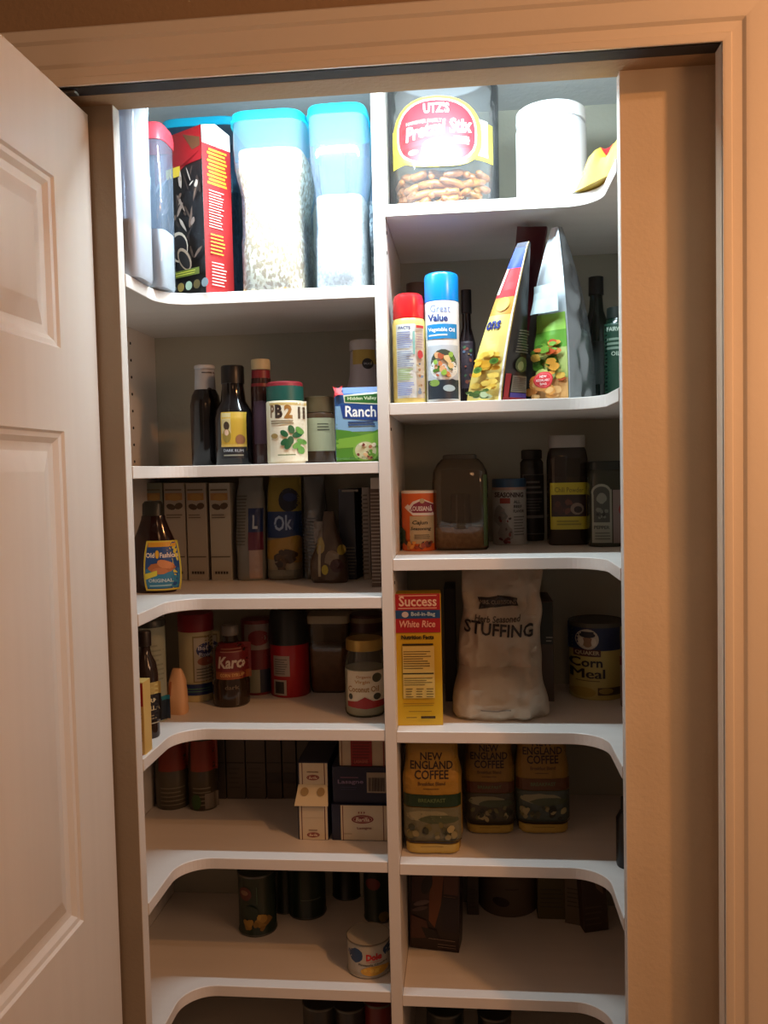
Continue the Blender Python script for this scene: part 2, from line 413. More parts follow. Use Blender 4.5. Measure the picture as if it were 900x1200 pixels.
# ---- built-in shelving: side panels, divider, shelves
def hole(parent, x, y, z, sx):
    bm = bmesh.new(); bmesh.ops.create_cone(bm, cap_ends=True, segments=10, radius1=0.0027, radius2=0.0027, depth=0.003, matrix=Matrix.Translation((x, y, z)) @ Matrix.Rotation(math.pi/2, 4, 'Y'))
    me = bpy.data.meshes.new('pin_hole'); bm.to_mesh(me); bm.free(); me.materials.append(mat('0c0b0a', 0.8)); o = bpy.data.objects.new('pin_hole', me); COL.objects.link(o); o.parent = parent
sp = root('side_panel', 'white side panel with shelf pin holes at the left of the pantry', 'panel', (X_SL, 1.56, 0))
box('board', 0.0003, 0.012, -0.31, 0.159, 0.001, 2.189, M_BOARD, sp)
for i in range(9): hole(sp, 0.0115, 0.028, 1.525+0.032*i, 1)
sp2 = root('side_panel', 'white side panel at the right of the pantry, mostly hidden by the frame', 'panel', (X_SR, 1.56, 0))
box('board', -0.012, -0.0003, -0.31, 0.159, 0.001, 2.189, M_BOARD, sp2)
dv = root('divider_panel', 'tall white vertical divider between the left and right shelves', 'panel', ((X_DL+X_DR)/2, Y_FRONT-0.002, 0))
box('board', X_DL-(X_DL+X_DR)/2, X_DR-(X_DL+X_DR)/2, 0, Y_BACK-Y_FRONT+0.001, 0.001, 2.189, M_BOARD, dv, bev=0.0008)
for z in (1.885, 1.853, 1.565, 1.31): hole(dv, 0.0091, 0.022, z, 1)
def shelf(side, z, label, i):
    s = -1 if side == 'L' else 1
    xo = X_SL+0.0125 if side == 'L' else X_SR-0.0125; xi = (X_DL-0.0004) if side == 'L' else (X_DR+0.0004)
    xr = -0.4980 if side == 'L' else 0.2138
    R = 0.056; y0 = Y_FLB+0.0045; yb = Y_BACK-0.0005
    cx, cy = xr-s*R, Y_FRONT-R
    pts = [(xi, yb), (xo, yb), (xo, y0), (xr, y0)]
    for k in range(13):
        t = math.pi/2*k/12; pts.append((cx+s*R*math.cos(t), cy+R*math.sin(t)))
    pts.append((xi, Y_FRONT))
    o = bpy.data.objects.new('shelf_board', bpy.data.meshes.new('shelf_board')); COL.objects.link(o)
    bm = bmesh.new(); vs = [bm.verts.new((x-xi, y-yb, 0)) for x, y in pts]; f = bm.faces.new(vs)
    r = bmesh.ops.extrude_face_region(bm, geom=[f]); bmesh.ops.translate(bm, vec=(0, 0, TH), verts=[v for v in r['geom'] if isinstance(v, bmesh.types.BMVert)])
    bmesh.ops.recalc_face_normals(bm, faces=bm.faces)
    ed = [e for e in bm.edges if len(e.link_faces) == 2 and e.calc_face_angle(0) > 1.0 and abs(e.verts[0].co.z-e.verts[1].co.z) < 1e-6]
    bmesh.ops.bevel(bm, geom=ed, offset=0.0009, segments=1, affect='EDGES')
    bm.to_mesh(o.data); bm.free(); o.data.materials.append(M_SHELF); o.location = (xi, yb, z)
    tag(o, label, 'shelf', 'shelves of the left bay' if side == 'L' else 'shelves of the right bay')
LN = ['top left shelf carrying the cereal containers', 'left shelf carrying dark sauce bottles and the ranch packet', 'left shelf carrying the syrup bottle and the row of pale boxes', 'left shelf carrying the corn syrup bottle and coconut oil jar',
      'left shelf carrying the stacked lasagne boxes', 'left shelf carrying the green cans and pineapple can', 'lowest left shelf, just below the bottom of the picture']
RN = ['top right shelf carrying the pretzel jar', 'right shelf carrying the two spray cans and crouton bags', 'right shelf carrying the orange seasoning shaker', 'right shelf carrying the rice box and stuffing bag',
      'right shelf carrying three coffee bags', 'right shelf carrying the leaning brown box', 'lowest right shelf, just below the bottom of the picture']
for i, z in enumerate(ZL): shelf('L', z, LN[i], i)
for i, z in enumerate(ZR): shelf('R', z, RN[i], i)

# ---- light fittings (the lamps themselves are at the top of the script)
lf = root('pantry_light', 'slim white light bar fixed behind the door head', 'light', (-0.13, 1.262, 2.064))
box('housing', -0.29, 0.29, -0.021, 0.016, 0.0, 0.018, mat('e8e8e6', 0.4), lf, bev=0.003)
# ================================================================ TOP LEFT SHELF: cereal containers
def tall_container(name, label, px0, px1, pt, Y, lidcol, body, d, lidh=0.0125, group=None, h=None, taper=True, rz=0.0, cat='container'):
    it = Item(name, label, cat, 'L1', px0, px1, pt, Y=Y, depth=d, rz=rz, group=group, h=h)
    H = it.h; lf_ = lidh/H
    if taper: prof = [(0, 0.80), (0.012, 0.86), (0.30, 0.87), (0.34, 0.84), (0.56, 0.84), (0.62, 0.90), (0.70, 0.97), (0.80, 0.985), (1-lf_, 0.985)]
    else: prof = [(0, 0.90), (0.012, 0.96), (0.5, 0.97), (1-lf_, 0.985)]
    it.add('body', prof, body, n=5, main=True, cap=True)
    lid = it.add('lid', [(1-lf_*1.1, 1.0), (1-lf_*0.25, 1.0), (1-lf_*0.05, 0.97), (1.0, 0.93)], mat(lidcol, 0.35), n=5)
    it.add('lid_rim', [(1-lf_*1.35, 1.03), (1-lf_*1.05, 1.03)], mat(lidcol, 0.35), n=5)
    return it
def fill(it, name, label, cat, m, f1, inset=0.93, n=5, wr=0.0, wk=60, z0=0.014, rough_top=True):
    prof = [(z0, 0.80), (0.02, 0.86*inset/0.93), (0.30, 0.87*inset), (0.34, 0.84*inset), (0.56, 0.84*inset), (0.62, 0.90*inset), (0.70, 0.95*inset), (0.80, 0.96*inset)]
    prof = [p for p in prof if p[0] < f1]+[(f1, prof[-1][1]*0.98 if f1 > .7 else 0.86*inset)]
    sh = it.shape(prof, n, wr=wr, wk=wk); o = sh.mesh(name, m, None, rows=0.006)
    o.location = it.r.location; o.rotation_euler = it.r.rotation_euler
    return tag(o, label, cat, kind='stuff')
M_OATS = noisy('flaky_oats', 'b08a4c', 'f6e2b4', (260, 260, 170), 0.7, 0.6, 300, kind='voronoi')
M_RICE = noisy('pale_cereal', 'd8d2c4', 'f8f4ea', (300, 300, 220), 0.7, 0.4, 300, kind='voronoi')
M_GRAN = noisy('grey_granola', '7a7468', 'd8d0bc', (240, 240, 160), 0.7, 0.5, 300, kind='voronoi')
M_FLOURW = noisy('white_flour', 'dcdad4', 'efede8', (30, 30, 30), 0.8, 0.4, 80)

a = Item('storage_container', 'narrow cloudy container of white powder, leftmost on the top left shelf', 'container', 'L1', 124, 164, 118, Y=1.262, depth=0.075, h=0.285)
a.add('body', [(0, 0.90), (0.02, 0.97), (0.9, 1.0), (0.93, 1.04), (0.935, 0.96)], FROST, n=4, main=True)
a.add('lid', [(0.936, 1.03), (0.99, 1.03), (1.0, 0.98)], mat('e6e9f0', 0.4), n=4)
fl = a.shape([(0.012, 0.86), (0.03, 0.93), (0.30, 0.95)], 4).mesh('powder', M_FLOURW, None); fl.location = a.r.location; tag(fl, 'white powder filling the lower part of the leftmost cloudy container', 'powder', kind='stuff')
b = Item('storage_container', 'cloudy container with a pinkish red lid on the top left shelf', 'container', 'L1', 158, 195, 140, Y=1.350, depth=0.068, h=0.262)
b.add('body', [(0, 0.88), (0.015, 0.95), (0.5, 0.97), (0.90, 1.0)], CLEARB, n=4, main=True)
b.add('lid', [(0.895, 1.06), (0.95, 1.08), (0.985, 1.02), (1.0, 0.95)], mat('d8434f', 0.35), n=4)
bl = b.shape([(0.012, 0.84), (0.03, 0.90), (0.36, 0.91)], 4).mesh('powder', M_FLOURW, None); bl.location = b.r.location; tag(bl, 'white powder in the container with the pinkish red lid', 'powder', kind='stuff')

CY = '18c3dd'
c = tall_container('cereal_container', 'dark bluish container with cyan lid standing behind the black cereal box', 192, 283, 136, 1.565, '109ec0', SMOKE, 0.10, taper=False, group='cyan lidded cereal containers')
fc = c.shape([(0.012, 0.84), (0.03, 0.91), (0.62, 0.92)], 5).mesh('dark_cereal', noisy('dark_cereal', '1d2c3a', '3c5468', (180, 180, 120), 0.7, 0.6, 200, kind='voronoi'), None, rows=0.01); fc.location = c.r.location; tag(fc, 'dark cereal inside the bluish container behind the black box', 'cereal', kind='stuff')
d = tall_container('cereal_container', 'cyan lidded clear container nearly full of flaky oats', 271, 360, 126, 1.408, CY, CLEARB, 0.185, group='cyan lidded cereal containers')
fill(d, 'oats', 'pale flaky oats filling the middle clear container', 'oats', M_OATS, 0.80, wr=0.0016)
e = tall_container('cereal_container', 'cyan lidded clear container of white cereal next to the divider', 362, 433, 119, 1.408, CY, CLEARB, 0.14, group='cyan lidded cereal containers')
fill(e, 'cereal', 'white cereal in the container next to the divider', 'cereal', M_RICE, 0.52, wr=0.0012)
f = tall_container('cereal_container', 'container of grey granola tucked behind, against the divider', 405, 447, 150, 1.60, '58a8d8', CLEARB, 0.10, taper=False, group='cyan lidded cereal containers')
ff = f.shape([(0.012, 0.84), (0.03, 0.91), (0.60, 0.92)], 5).mesh('granola', M_GRAN, None, rows=0.01); ff.location = f.r.location; tag(ff, 'grey granola in the rear container against the divider', 'granola', kind='stuff')

# black and red cereal box, turned so that its narrow red side shows
kx = at(238, 240, 1.408)
BW, BD, BH = 0.120, 0.064, at(238, 138, 1.408).z-top('L1')
ang = math.radians(-31)
cb = root('cereal_box', 'tall black and red cereal box with chocolate splash, turned at an angle', 'box', (kx.x, 1.409, top('L1')), ang)
# local frame: x to the right along the front face ends at 0, front face looks to -y
card = mat('3a0f10', 0.45)
o = box('carton', -BW, 0, 0, BD, 0, BH*0.965, mat('17110f', 0.4), cb, bev=0.0006)
V = [(-BW, 0.0, BH*0.965), (0, 0.0, BH*0.965), (0, BD*0.5, BH*1.0), (-BW, BD*0.5, BH*1.0), (-BW, BD, BH*0.965), (0, BD, BH*0.965)]
mesh_obj('top_flap', V, [(0, 1, 2, 3), (3, 2, 5, 4), (1, 5, 2), (0, 3, 4)], mat('d9d2c6', 0.6), cb)
def flat(xs, zs, face='front'):
    # authoring coordinates in centimetres: u right, v up
    if face == 'front': return Print(lambda u, v: (u/100.0, v/100.0), lambda u, v, o: (u, -o, v), 1.0)
    return Print(lambda u, v: (u/100.0, v/100.0), lambda u, v, o: (xs+o, u, v), 1.0)
p = flat(0, 0); p.flip = True
W_, H_ = BW*100, BH*96.5
p.rect(-W_, H_*0.80, 0, H_, '8c1218'); p.poly([(-W_, H_*0.80), (0, H_*0.80), (0, H_*0.86), (-W_*0.5, H_*0.76), (-W_, H_*0.72)], '8c1018')
p.rect(-W_*0.75, H_*0.74, -W_*0.45, H_*0.80, 'd9b93a')
p.poly([(-4.5, H_*0.98), (-0.3, H_*0.93), (-0.3, H_*0.88), (-2.2, H_*0.87)], '5a3a22')
for i in range(70):
    x = random.uniform(-W_*0.93, -0.6); z = random.uniform(H_*0.18, H_*0.74)
    p.ell(x, z, random.uniform(0.4, 1.9), random.uniform(0.10, 0.42), random.choice(['4b3a31', '6d5547', '2e211c', '8c776a', 'b8a698', '3b2c26']), 10, random.uniform(0.5, 2.2), 0.2)
p.ell(-5.2, H_*0.30, 2.3, 2.6, 'c9b7a2', 18, 0.4); p.ell(-5.0, H_*0.295, 1.9, 2.2, '1a1210', 18, 0.4); p.ell(-3.8, H_*0.22, 2.3, 1.3, 'a88f78', 16, -0.9); p.ell(-3.8, H_*0.215, 1.9, 0.95, '1d1512', 16, -0.9)
p.rect(-W_*0.97, H_*0.115, -0.2, H_*0.155, '6e7a22'); p.lines(-W_*0.93, H_*0.122, -0.6, H_*0.148, 2, 'd8d84a', 0.1)
for i in range(7): p.ell(-W_*0.9+i*2.0, H_*0.055, 0.85, 0.75, ['7f8d3c', 'c5b25a', '5f8a78', '9a8440', 'a7c0a8', '6a5a2a', '94a8b0'][i], 12)
p.build(cb, 'front_print')
q = flat(0.0, 0, 'side'); q.flip = True
q.rect(0.05, 0.1, BD*100-0.05, H_*0.90, '9c2426'); q.rect(0.05, H_*0.90, BD*100-0.05, H_-0.1, 'e8dfd8')
[q.rect(BD*16+0.35*(k_ % 2), H_*(0.665+0.022*k_), BD*84-0.5*((k_*7) % 3)*0.4, H_*(0.678+0.022*k_), 'dca02c') for k_ in range(10)]
q.lines(1.0, H_*0.40, 4.3, H_*0.63, 14, 'e8b8a8'); q.lines(1.0, H_*0.24, 4.3, H_*0.37, 6, 'e8a83c'); q.lines(1.0, H_*0.05, 4.3, H_*0.20, 8, 'e8b8a8')
q.build(cb, 'side_print')

# ================================================================ TOP RIGHT SHELF
pz = Item('pretzel_jar', 'large clear plastic pretzel jar with a red and yellow label', 'jar', 'R1', 458, 588, 100, Y=1.408, h=0.245)
pz.add('body', [(0, 0.86), (0.02, 0.95), (0.05, 0.98), (0.86, 0.99), (0.93, 0.93), (0.97, 0.80), (0.975, 0.80)], clear('pretzel_jar_plastic', 'f6f8fa', 0.05, 'e8eef2', 0.14), main=True, seg=56)
pz.add('lid', [(0.972, 0.84), (0.998, 0.84), (1.0, 0.80)], mat('d7dde2', 0.3))
pr = pz.pr(0.005, 0.0010)
def roundrect(x0, y0, x1, y1, n=28, e=3.0):
    cx, cy, a, b = (x0+x1)/2, (y0+y1)/2, (x1-x0)/2, (y1-y0)/2; P = []
    for i in range(n):
        x, y = se(a, b, e, 2*math.pi*i/n); P.append((cx+x, cy+y))
    return P
pr.rect(461, 142, 581, 181, 'd8c838'); pr.rect(555, 134, 575, 176, 'd9dce0')
pr.lines(557, 137, 573, 173, 9, '7780a0')
pr.poly(roundrect(462, 112, 568, 195, e=2.6), 'e6c93c', 4); pr.poly(roundrect(467, 115, 562, 191, e=2.6), 'f4ead0', 4); pr.poly(roundrect(469, 117, 560, 189, e=2.6), 'c5202c', 4)
for i in range(3): pr.rect(474, 146+i*12, 555, 146.7+i*12, 'a5141f')
pr.text("UTZ'S", 515, 126, 30, 12, 'f6efe6', 0.03); pr.text('HANOVER FAMILY', 500, 141, 42, 4, 'f0c0a8'); pr.text('Pretzel Stix', 517, 149, 80, 17, 'fbf4ea', 0.03, 0.25, -0.13)
pr.lines(535, 158, 553, 168, 3, 'f0d8d0', 0.1); pr.ell(513, 173, 16, 11, 'f3e8dc', 18); pr.ell(487, 176, 6, 3, 'e8d8c8')
pr.build(pz.r)
# pretzel sticks, each one a thing of its own
def stick_mesh(L, r):
    bm = bmesh.new(); segs = 8; n = 7; rings = []
    for i in range(n):
        t = i/(n-1); x = (t-0.5)*L; rr = r*(0.62 if i in (0, n-1) else 1.0)*(1+0.06*math.sin(i*2.3)); 
        rings.append([bm.verts.new((x, rr*math.cos(2*math.pi*k/segs), rr*math.sin(2*math.pi*k/segs)+0.0014*math.sin(t*3.1))) for k in range(segs)])
    for a_, b_ in zip(rings, rings[1:]):
        for k in range(segs): bm.faces.new((a_[k], a_[(k+1) % segs], b_[(k+1) % segs], b_[k]))
    bm.faces.new(rings[0][::-1]); bm.faces.new(rings[-1])
    for f_ in bm.faces: f_.smooth = True
    me = bpy.data.meshes.new('pretzel_stick'); bm.to_mesh(me); bm.free()
    me.materials.append(noisy('baked_pretzel', '5a2a10', 'b87434', (60, 120, 120), 0.38, 0.3, 200)); return me
SM = [stick_mesh(0.062, 0.0060), stick_mesh(0.048, 0.0064), stick_mesh(0.034, 0.0068)]
Rj = pz.w/2*0.93; rnd = random.Random(11); zc = 0.0085
for layer in range(4):
    for k in range(15):
        me = SM[0] if layer in (0, 2) and k % 3 == 0 else SM[rnd.choice([1, 2])]
        L = 0.031 if me is SM[0] else (0.024 if me is SM[1] else 0.017)
        ph = math.pi*1.5+(k-7)*0.25+rnd.uniform(-0.05, 0.05) if k < 12 else rnd.uniform(0, 6.28)
        yaw = ph+math.pi/2+rnd.uniform(-0.6, 0.6) if k % 3 else ph+rnd.uniform(-0.3, 0.3)
        ca = abs(math.cos(yaw-ph)); sa = abs(math.sin(yaw-ph))
        rr = math.sqrt(max(0.0001, (Rj-0.008)**2-(L*sa)**2))-L*ca
        if k >= 12: rr *= 0.45
        o = bpy.data.objects.new('pretzel_stick', me); COL.objects.link(o)
        o.location = (pz.xc+rr*math.cos(ph), pz.Yc+rr*math.sin(ph), pz.zs+zc+layer*0.0150+rnd.uniform(-0.001, 0.002)); o.rotation_euler = (rnd.uniform(0, 3), rnd.uniform(-0.28, 0.28), yaw)
        tag(o, 'brown baked pretzel stick piled in the bottom of the clear pretzel jar', 'pretzel', 'pretzel sticks in the clear jar')
wc = Item('canister', 'plain glossy white plastic canister beside the pretzel jar', 'canister', 'R1', 607, 689, 115, Y=1.412)
wc.add('body', [(0, 0.96), (0.012, 1.0), (0.80, 1.0), (0.83, 0.97), (0.86, 0.93)], mat('e9ebef', 0.22), main=True, seg=56)
wc.add('lid', [(0.865, 0.985), (0.88, 0.99), (0.985, 0.985), (1.0, 0.95)], mat('eef0f3', 0.25), seg=56)
# crumpled yellow bag lying on the right-hand return
yb = root('snack_bag', 'crumpled yellow snack bag with red print lying at the right end of the top shelf', 'bag', (0.250, 1.352, top('R1')), math.radians(-60))
V, Fc, FM = [], [], []
nx, nz = 26, 14
for s_ in (0, 1):
    for j in range(nz+1):
        for i in range(nx+1):
            u, v = i/nx, j/nz; x = (u-0.5)*0.175; y = (v-0.5)*0.088
            edge = (1-abs(2*u-1)**4)*(1-abs(2*v-1)**3)
            hgt = 0.060*edge*(0.75+0.6*noise.noise(Vector((u*5, v*4, 1.7))))+0.022*abs(noise.noise(Vector((u*9, v*8, 4))))*edge
            V.append((x, y, 0.002+(hgt*1.25 if s_ else 0.0)))
for s_ in (0, 1):
    b0 = s_*(nx+1)*(nz+1)
    for j in range(nz):
        for i in range(nx):
            a_ = b0+j*(nx+1)+i; Fc.append((a_, a_+1, a_+nx+2, a_+nx+1) if s_ else (a_, a_+nx+1, a_+nx+2, a_+1)); FM.append(2 if i < 2 or i > nx-3 else (1 if 4 < i < 9 and 3 < j < 11 else 0))
o = mesh_obj('pouch', V, Fc, [mat('c9a93c', 0.28, 0.0, 0.6), mat('b8282c', 0.35), mat('c8c4b8', 0.25, 0.4)], yb, fm=FM); smooth_angle(o, 50)

# ================================================================ SECOND RIGHT SHELF
sc = Item('spray_can', 'yellow cooking spray can with a rounded red cap', 'can', 'R2', 461, 500, 341, Y=1.408)
sc.add('body', [(0, 0.96), (0.01, 1.0), (0.725, 1.0), (0.755, 0.95), (0.77, 0.90)], mat('dcc872', 0.3, 0.0), main=True)
sc.add('cap', [(0.765, 0.93), (0.78, 0.95), (0.93, 0.93), (0.975, 0.86), (0.995, 0.70), (1.0, 0.5)], mat('c61f22', 0.25))
p = sc.pr(); p.rect(465, 380, 488, 466, 'c9ccc8'); p.rect(488, 380, 497, 466, 'c8b8a0'); p.text('FACTS', 475, 384, 14, 3.5, '404a80', 0.02)
p.lines(466, 388, 486, 408, 8, '8a92b0', 0.3); p.rect(485, 388, 487, 415, '7ab0a8'); p.lines(466, 411, 486, 430, 8, '8f96a8', 0.3); p.lines(466, 432, 486, 446, 6, '9ab07a', 0.3); p.lines(466, 448, 487, 464, 7, '8c9ac8', 0.3)
p.rect(489, 381, 497, 384, 'c03028'); p.ell(493, 415, 3, 5, 'c03838'); p.lines(489, 390, 497, 408, 6, 'b09090'); p.blobs(488, 424, 498, 464, 12, ['a87850', '8090a8', 'b09868', '506078'], (1, 2.5)); p.build(sc.r)
bc = Item('spray_can', 'white cooking oil spray can with a tall blue cap', 'can', 'R2', 499, 539, 317, Y=1.407)
bc.add('body', [(0, 0.96), (0.01, 1.0), (0.76, 1.0), (0.775, 0.98), (0.78, 0.96)], mat('dfe3e6', 0.3), main=True)
bc.add('cap', [(0.778, 1.0), (0.97, 0.99), (0.99, 0.93), (1.0, 0.80)], mat('0a7cc8', 0.25))
p = bc.pr(); p.text('Great', 517, 361, 24, 9, '8b9ac0', 0.01); p.text('Value', 514, 372, 24, 8.5, '1d3a80', 0.03); p.rect(501, 380, 536, 396, '1583c0'); p.text('Vegetable Oil', 518, 386.5, 31, 6, 'f2f6f8', 0.02); p.lines(503, 391, 525, 394, 1, 'cfe4f0', 0)
p.rect(501, 405, 537, 467, 'b8bfc6'); p.ell(520, 425, 15, 16, '3c4638', 18); p.ell(520, 432, 16, 13, 'e0e2de', 20); p.blobs(506, 412, 535, 444, 26, ['c87848', 'd8a878', '6f9a3a', '8fb84a', 'e0c088', 'b05a38', '4f7a2a'], (2, 4.2)); p.rect(501, 446, 537, 467, '23303c'); p.ell(509, 449, 6, 4, '7fa04a'); p.ell(526, 455, 7, 4, 'a8c0c8'); p.ell(530, 447, 4, 3, '18242c'); p.build(bc.r)
db = Item('jar', 'brown lidded dark jar standing behind the red capped spray can', 'jar', 'R2', 478, 505, 330, Y=1.60)
db.add('body', [(0, 0.95), (0.02, 1), (0.84, 1), (0.88, 0.9)], mat('2b211b', 0.3), main=True); db.add('lid', [(0.885, 0.98), (1.0, 0.98)], mat('55443a', 0.5))
k = Item('sauce_bottle', 'dark sauce bottle with colourful label beside the blue capped can', 'bottle', 'R2', 538, 558, 338, Y=1.56)
k.add('body', [(0, 0.95), (0.02, 1), (0.55, 1), (0.68, 0.55), (0.80, 0.5)], mat('241c1e', 0.15), main=True); k.add('cap', [(0.802, 0.62), (1.0, 0.6)], mat('15161a', 0.4))
p = k.pr(); p.rect(541, 400, 555, 455, '3c3036'); p.blobs(541, 402, 555, 452, 14, ['8a4a3a', '5c6a80', '8a6a3a', '4a6a4a'], (1, 2.5)); p.build(k.r)

# crouton bag leaning: narrow coloured face in front, gusset side showing at right
def pouch(name, label, loc, rz, w, d, h, mfront, lean=(0, 0), seed=0.0, wr=0.004, n=3.2, group=None, topw=1.0, cat='bag', prof=None, tilt=None):
    r_ = root(name, label, cat, loc, rz, group, tilt)
    prof = prof or [(0, 0.96, 0.86), (0.03, 1.0, 1.0), (0.35, 1.0, 0.98), (0.6, 0.99, 0.78), (0.8, 0.98, 0.45), (0.92, 0.97*topw, 0.16), (1.0, topw*0.97, 0.035)]
    secs = [(f0*h, f1*w/2, f2*d/2, n, lean[0]*f0**2, lean[1]*f0**2) for f0, f1, f2 in prof]
    sh = Shape(secs, wr=wr, wk=26, seed=seed); o = sh.mesh('pouch', mfront, r_, seg=52, rows=0.009)
    return r_, sh
def cmprint(sh, cell=0.006, base=0.0010):   # centimetre print on a pouch
    return Print(lambda u, v: (u/100.0, v/100.0), lambda u, v, o: (u+interp(sh.secs, v)[4], sh.front(u+interp(sh.secs, v)[4], v)-o, v), cell, base)
RED = 'a81c24'
# the bag of yellow croutons: built as a leaning wedge with four faces
def wedge(name, label, cat, pts_b, pts_t, ztop, mats, zs, group=None, rows=44, wr=0.0025, seed=1.0, ep=1.3):
    """pts_b: four base corners (front-left, front-right, back-right, back-left), pts_t: the same at the top, world xy"""
    cx = sum(p[0] for p in pts_b)/4; cy = sum(p[1] for p in pts_b)/4
    r_ = root(name, label, cat, (cx, cy, zs), 0, group)
    H = ztop-zs; V, Fc, FM = [], [], []; m = 14
    def corner(i, t):
        b_, t_ = pts_b[i], pts_t[i]; e_ = t**ep
        return (b_[0]+(t_[0]-b_[0])*e_-cx, b_[1]+(t_[1]-b_[1])*e_-cy)
    for j in range(rows+1):
        t = j/rows
        for i in range(4):
            A_, B_ = corner(i, t), corner((i+1) % 4, t)
            nx_, ny_ = (B_[1]-A_[1]), -(B_[0]-A_[0]); ln = math.hypot(nx_, ny_) or 1
            for k_ in range(m):
                f_ = k_/m; x = A_[0]+(B_[0]-A_[0])*f_; y = A_[1]+(B_[1]-A_[1])*f_
                bul = math.sin(math.pi*f_)*math.sin(math.pi*min(1, t*1.05+0.02))*0.006*min(1, ln/0.05)+wr*noise.noise(Vector((x*40+seed, y*40, t*9)))*math.sin(math.pi*f_)
                V.append((x+nx_/ln*bul, y+ny_/ln*bul, t*H))
    n_ = 4*m
    for j in range(rows):
        for k_ in range(n_):
            k2 = (k_+1) % n_; Fc.append((j*n_+k_, j*n_+k2, (j+1)*n_+k2, (j+1)*n_+k_)); FM.append(k_//m)
    Fc.append(tuple(range(n_-1, -1, -1))); FM.append(1); Fc.append(tuple(range(rows*n_, rows*n_+n_))); FM.append(1)
    o = mesh_obj('pouch', V, Fc, mats, r_, fm=FM, smooth=False); smooth_angle(o, 40)
    def surf(face):
        def f(u, v, off):    # u in 0..1 across the face, v in 0..1 up the bag
            t = max(0, min(1, v)); A_, B_ = corner(face, t), corner((face+1) % 4, t); nx_, ny_ = (B_[1]-A_[1]), -(B_[0]-A_[0]); ln = math.hypot(nx_, ny_) or 1
            x = A_[0]+(B_[0]-A_[0])*u; y = A_[1]+(B_[1]-A_[1])*u
            bul = math.sin(math.pi*max(0, min(1, u)))*math.sin(math.pi*min(1, t*1.05+0.02))*0.006*min(1, ln/0.05)+wr*noise.noise(Vector((x*40+seed, y*40, t*9)))*math.sin(math.pi*u)
            return (x+nx_/ln*(bul+off), y+ny_/ln*(bul+off), t*H)
        return f
    return r_, surf
def fprint(surf):
    q = Print(lambda u, v: (u, v), surf, 0.035, 0.0012, 0.00022); q.norot = True; return q
Y2 = 1.408
def gx(px, py, Y): return (at(px, py, Y).x, Y)
zt = at(618, 284, 1.415).z
bags, sf = wedge('crouton_bag', 'narrow yellow and red crouton bag leaning to the right', 'bag',
    [(at(547, 468, 1.44).x, 1.440), (at(588, 468, Y2).x, Y2), (at(616, 468, 1.45).x, 1.450), (at(575, 468, 1.49).x, 1.495)],
    [(at(607, 290, 1.42).x, 1.420), (at(620, 284, 1.41).x, 1.410), (at(622, 284, 1.414).x, 1.416), (at(610, 290, 1.43).x, 1.428)], zt,
    [mat('dcc66a', 0.3), mat('25201e', 0.35), mat('25201e', 0.35), mat('9c1c22', 0.35)], top('R2'))
p = fprint(sf(0))
p.rect(0.03, 0.0, 0.97, 0.57, 'd8c672'); p.rect(0.02, 0.55, 0.97, 0.68, 'c88f38'); p.rect(0.02, 0.66, 0.97, 0.84, 'c41c26'); p.rect(0.02, 0.84, 0.97, 0.97, '1238b8'); p.rect(0.02, 0.97, 0.97, 1.0, '18203c')
p.rect(0.93, 0.0, 0.99, 0.99, 'e8e4dc'); p.poly([(0.03, 0.68), (0.16, 0.68), (0.20, 0.84), (0.08, 0.84)], 'e8e4dc')
p.ell(0.5, 0.615, 0.30, 0.045, 'e0b04a', 12); p.text('Croutons', 0.38, 0.475, 1.30, -0.05, '1c2c7c', 0.03, 0, 0.0) if False else p.text('ons', 0.36, 0.485, 0.58, -0.055, '1c2c7c', 0.03, 0)
p.blobs(0.04, 0.05, 0.93, 0.33, 34, ['c9951e', 'd9b030', 'e0bc48', 'b98418', 'e8cc60'], (0.10, 0.20), 0.14)
for x_, y_ in ((0.28, 0.20), (0.75, 0.25)): p.ell(x_, y_, 0.14, 0.021, '4f7a24', 12); p.ell(x_, y_, 0.08, 0.011, '2f5a14', 8)
p.blobs(0.04, 0.0, 0.93, 0.08, 22, ['4a6a2c', '6f8a48', 'a8b890', '3a5420'], (0.07, 0.13), 0.14)
p.build(bags, 'front_print')
p = fprint(sf(1)); p.rect(0.04, 0.0, 0.25, 0.17, 'a02028'); p.rect(0.3, 0.02, 0.98, 0.05, '463a90'); p.rect(0.0, 0.0, 1.0, 0.02, '8c1c24'); p.rect(0.3, 0.055, 0.98, 0.16, '7c7868'); p.lines(0.34, 0.06, 0.95, 0.15, 8, '45413a'); p.ell(0.6, 0.23, 0.3, 0.05, '4a5a30', 12); p.ell(0.55, 0.22, 0.16, 0.03, '8a9a68', 10); p.lines(0.25, 0.30, 0.95, 0.45, 9, '6f6a5c'); p.build(bags, 'side_print')

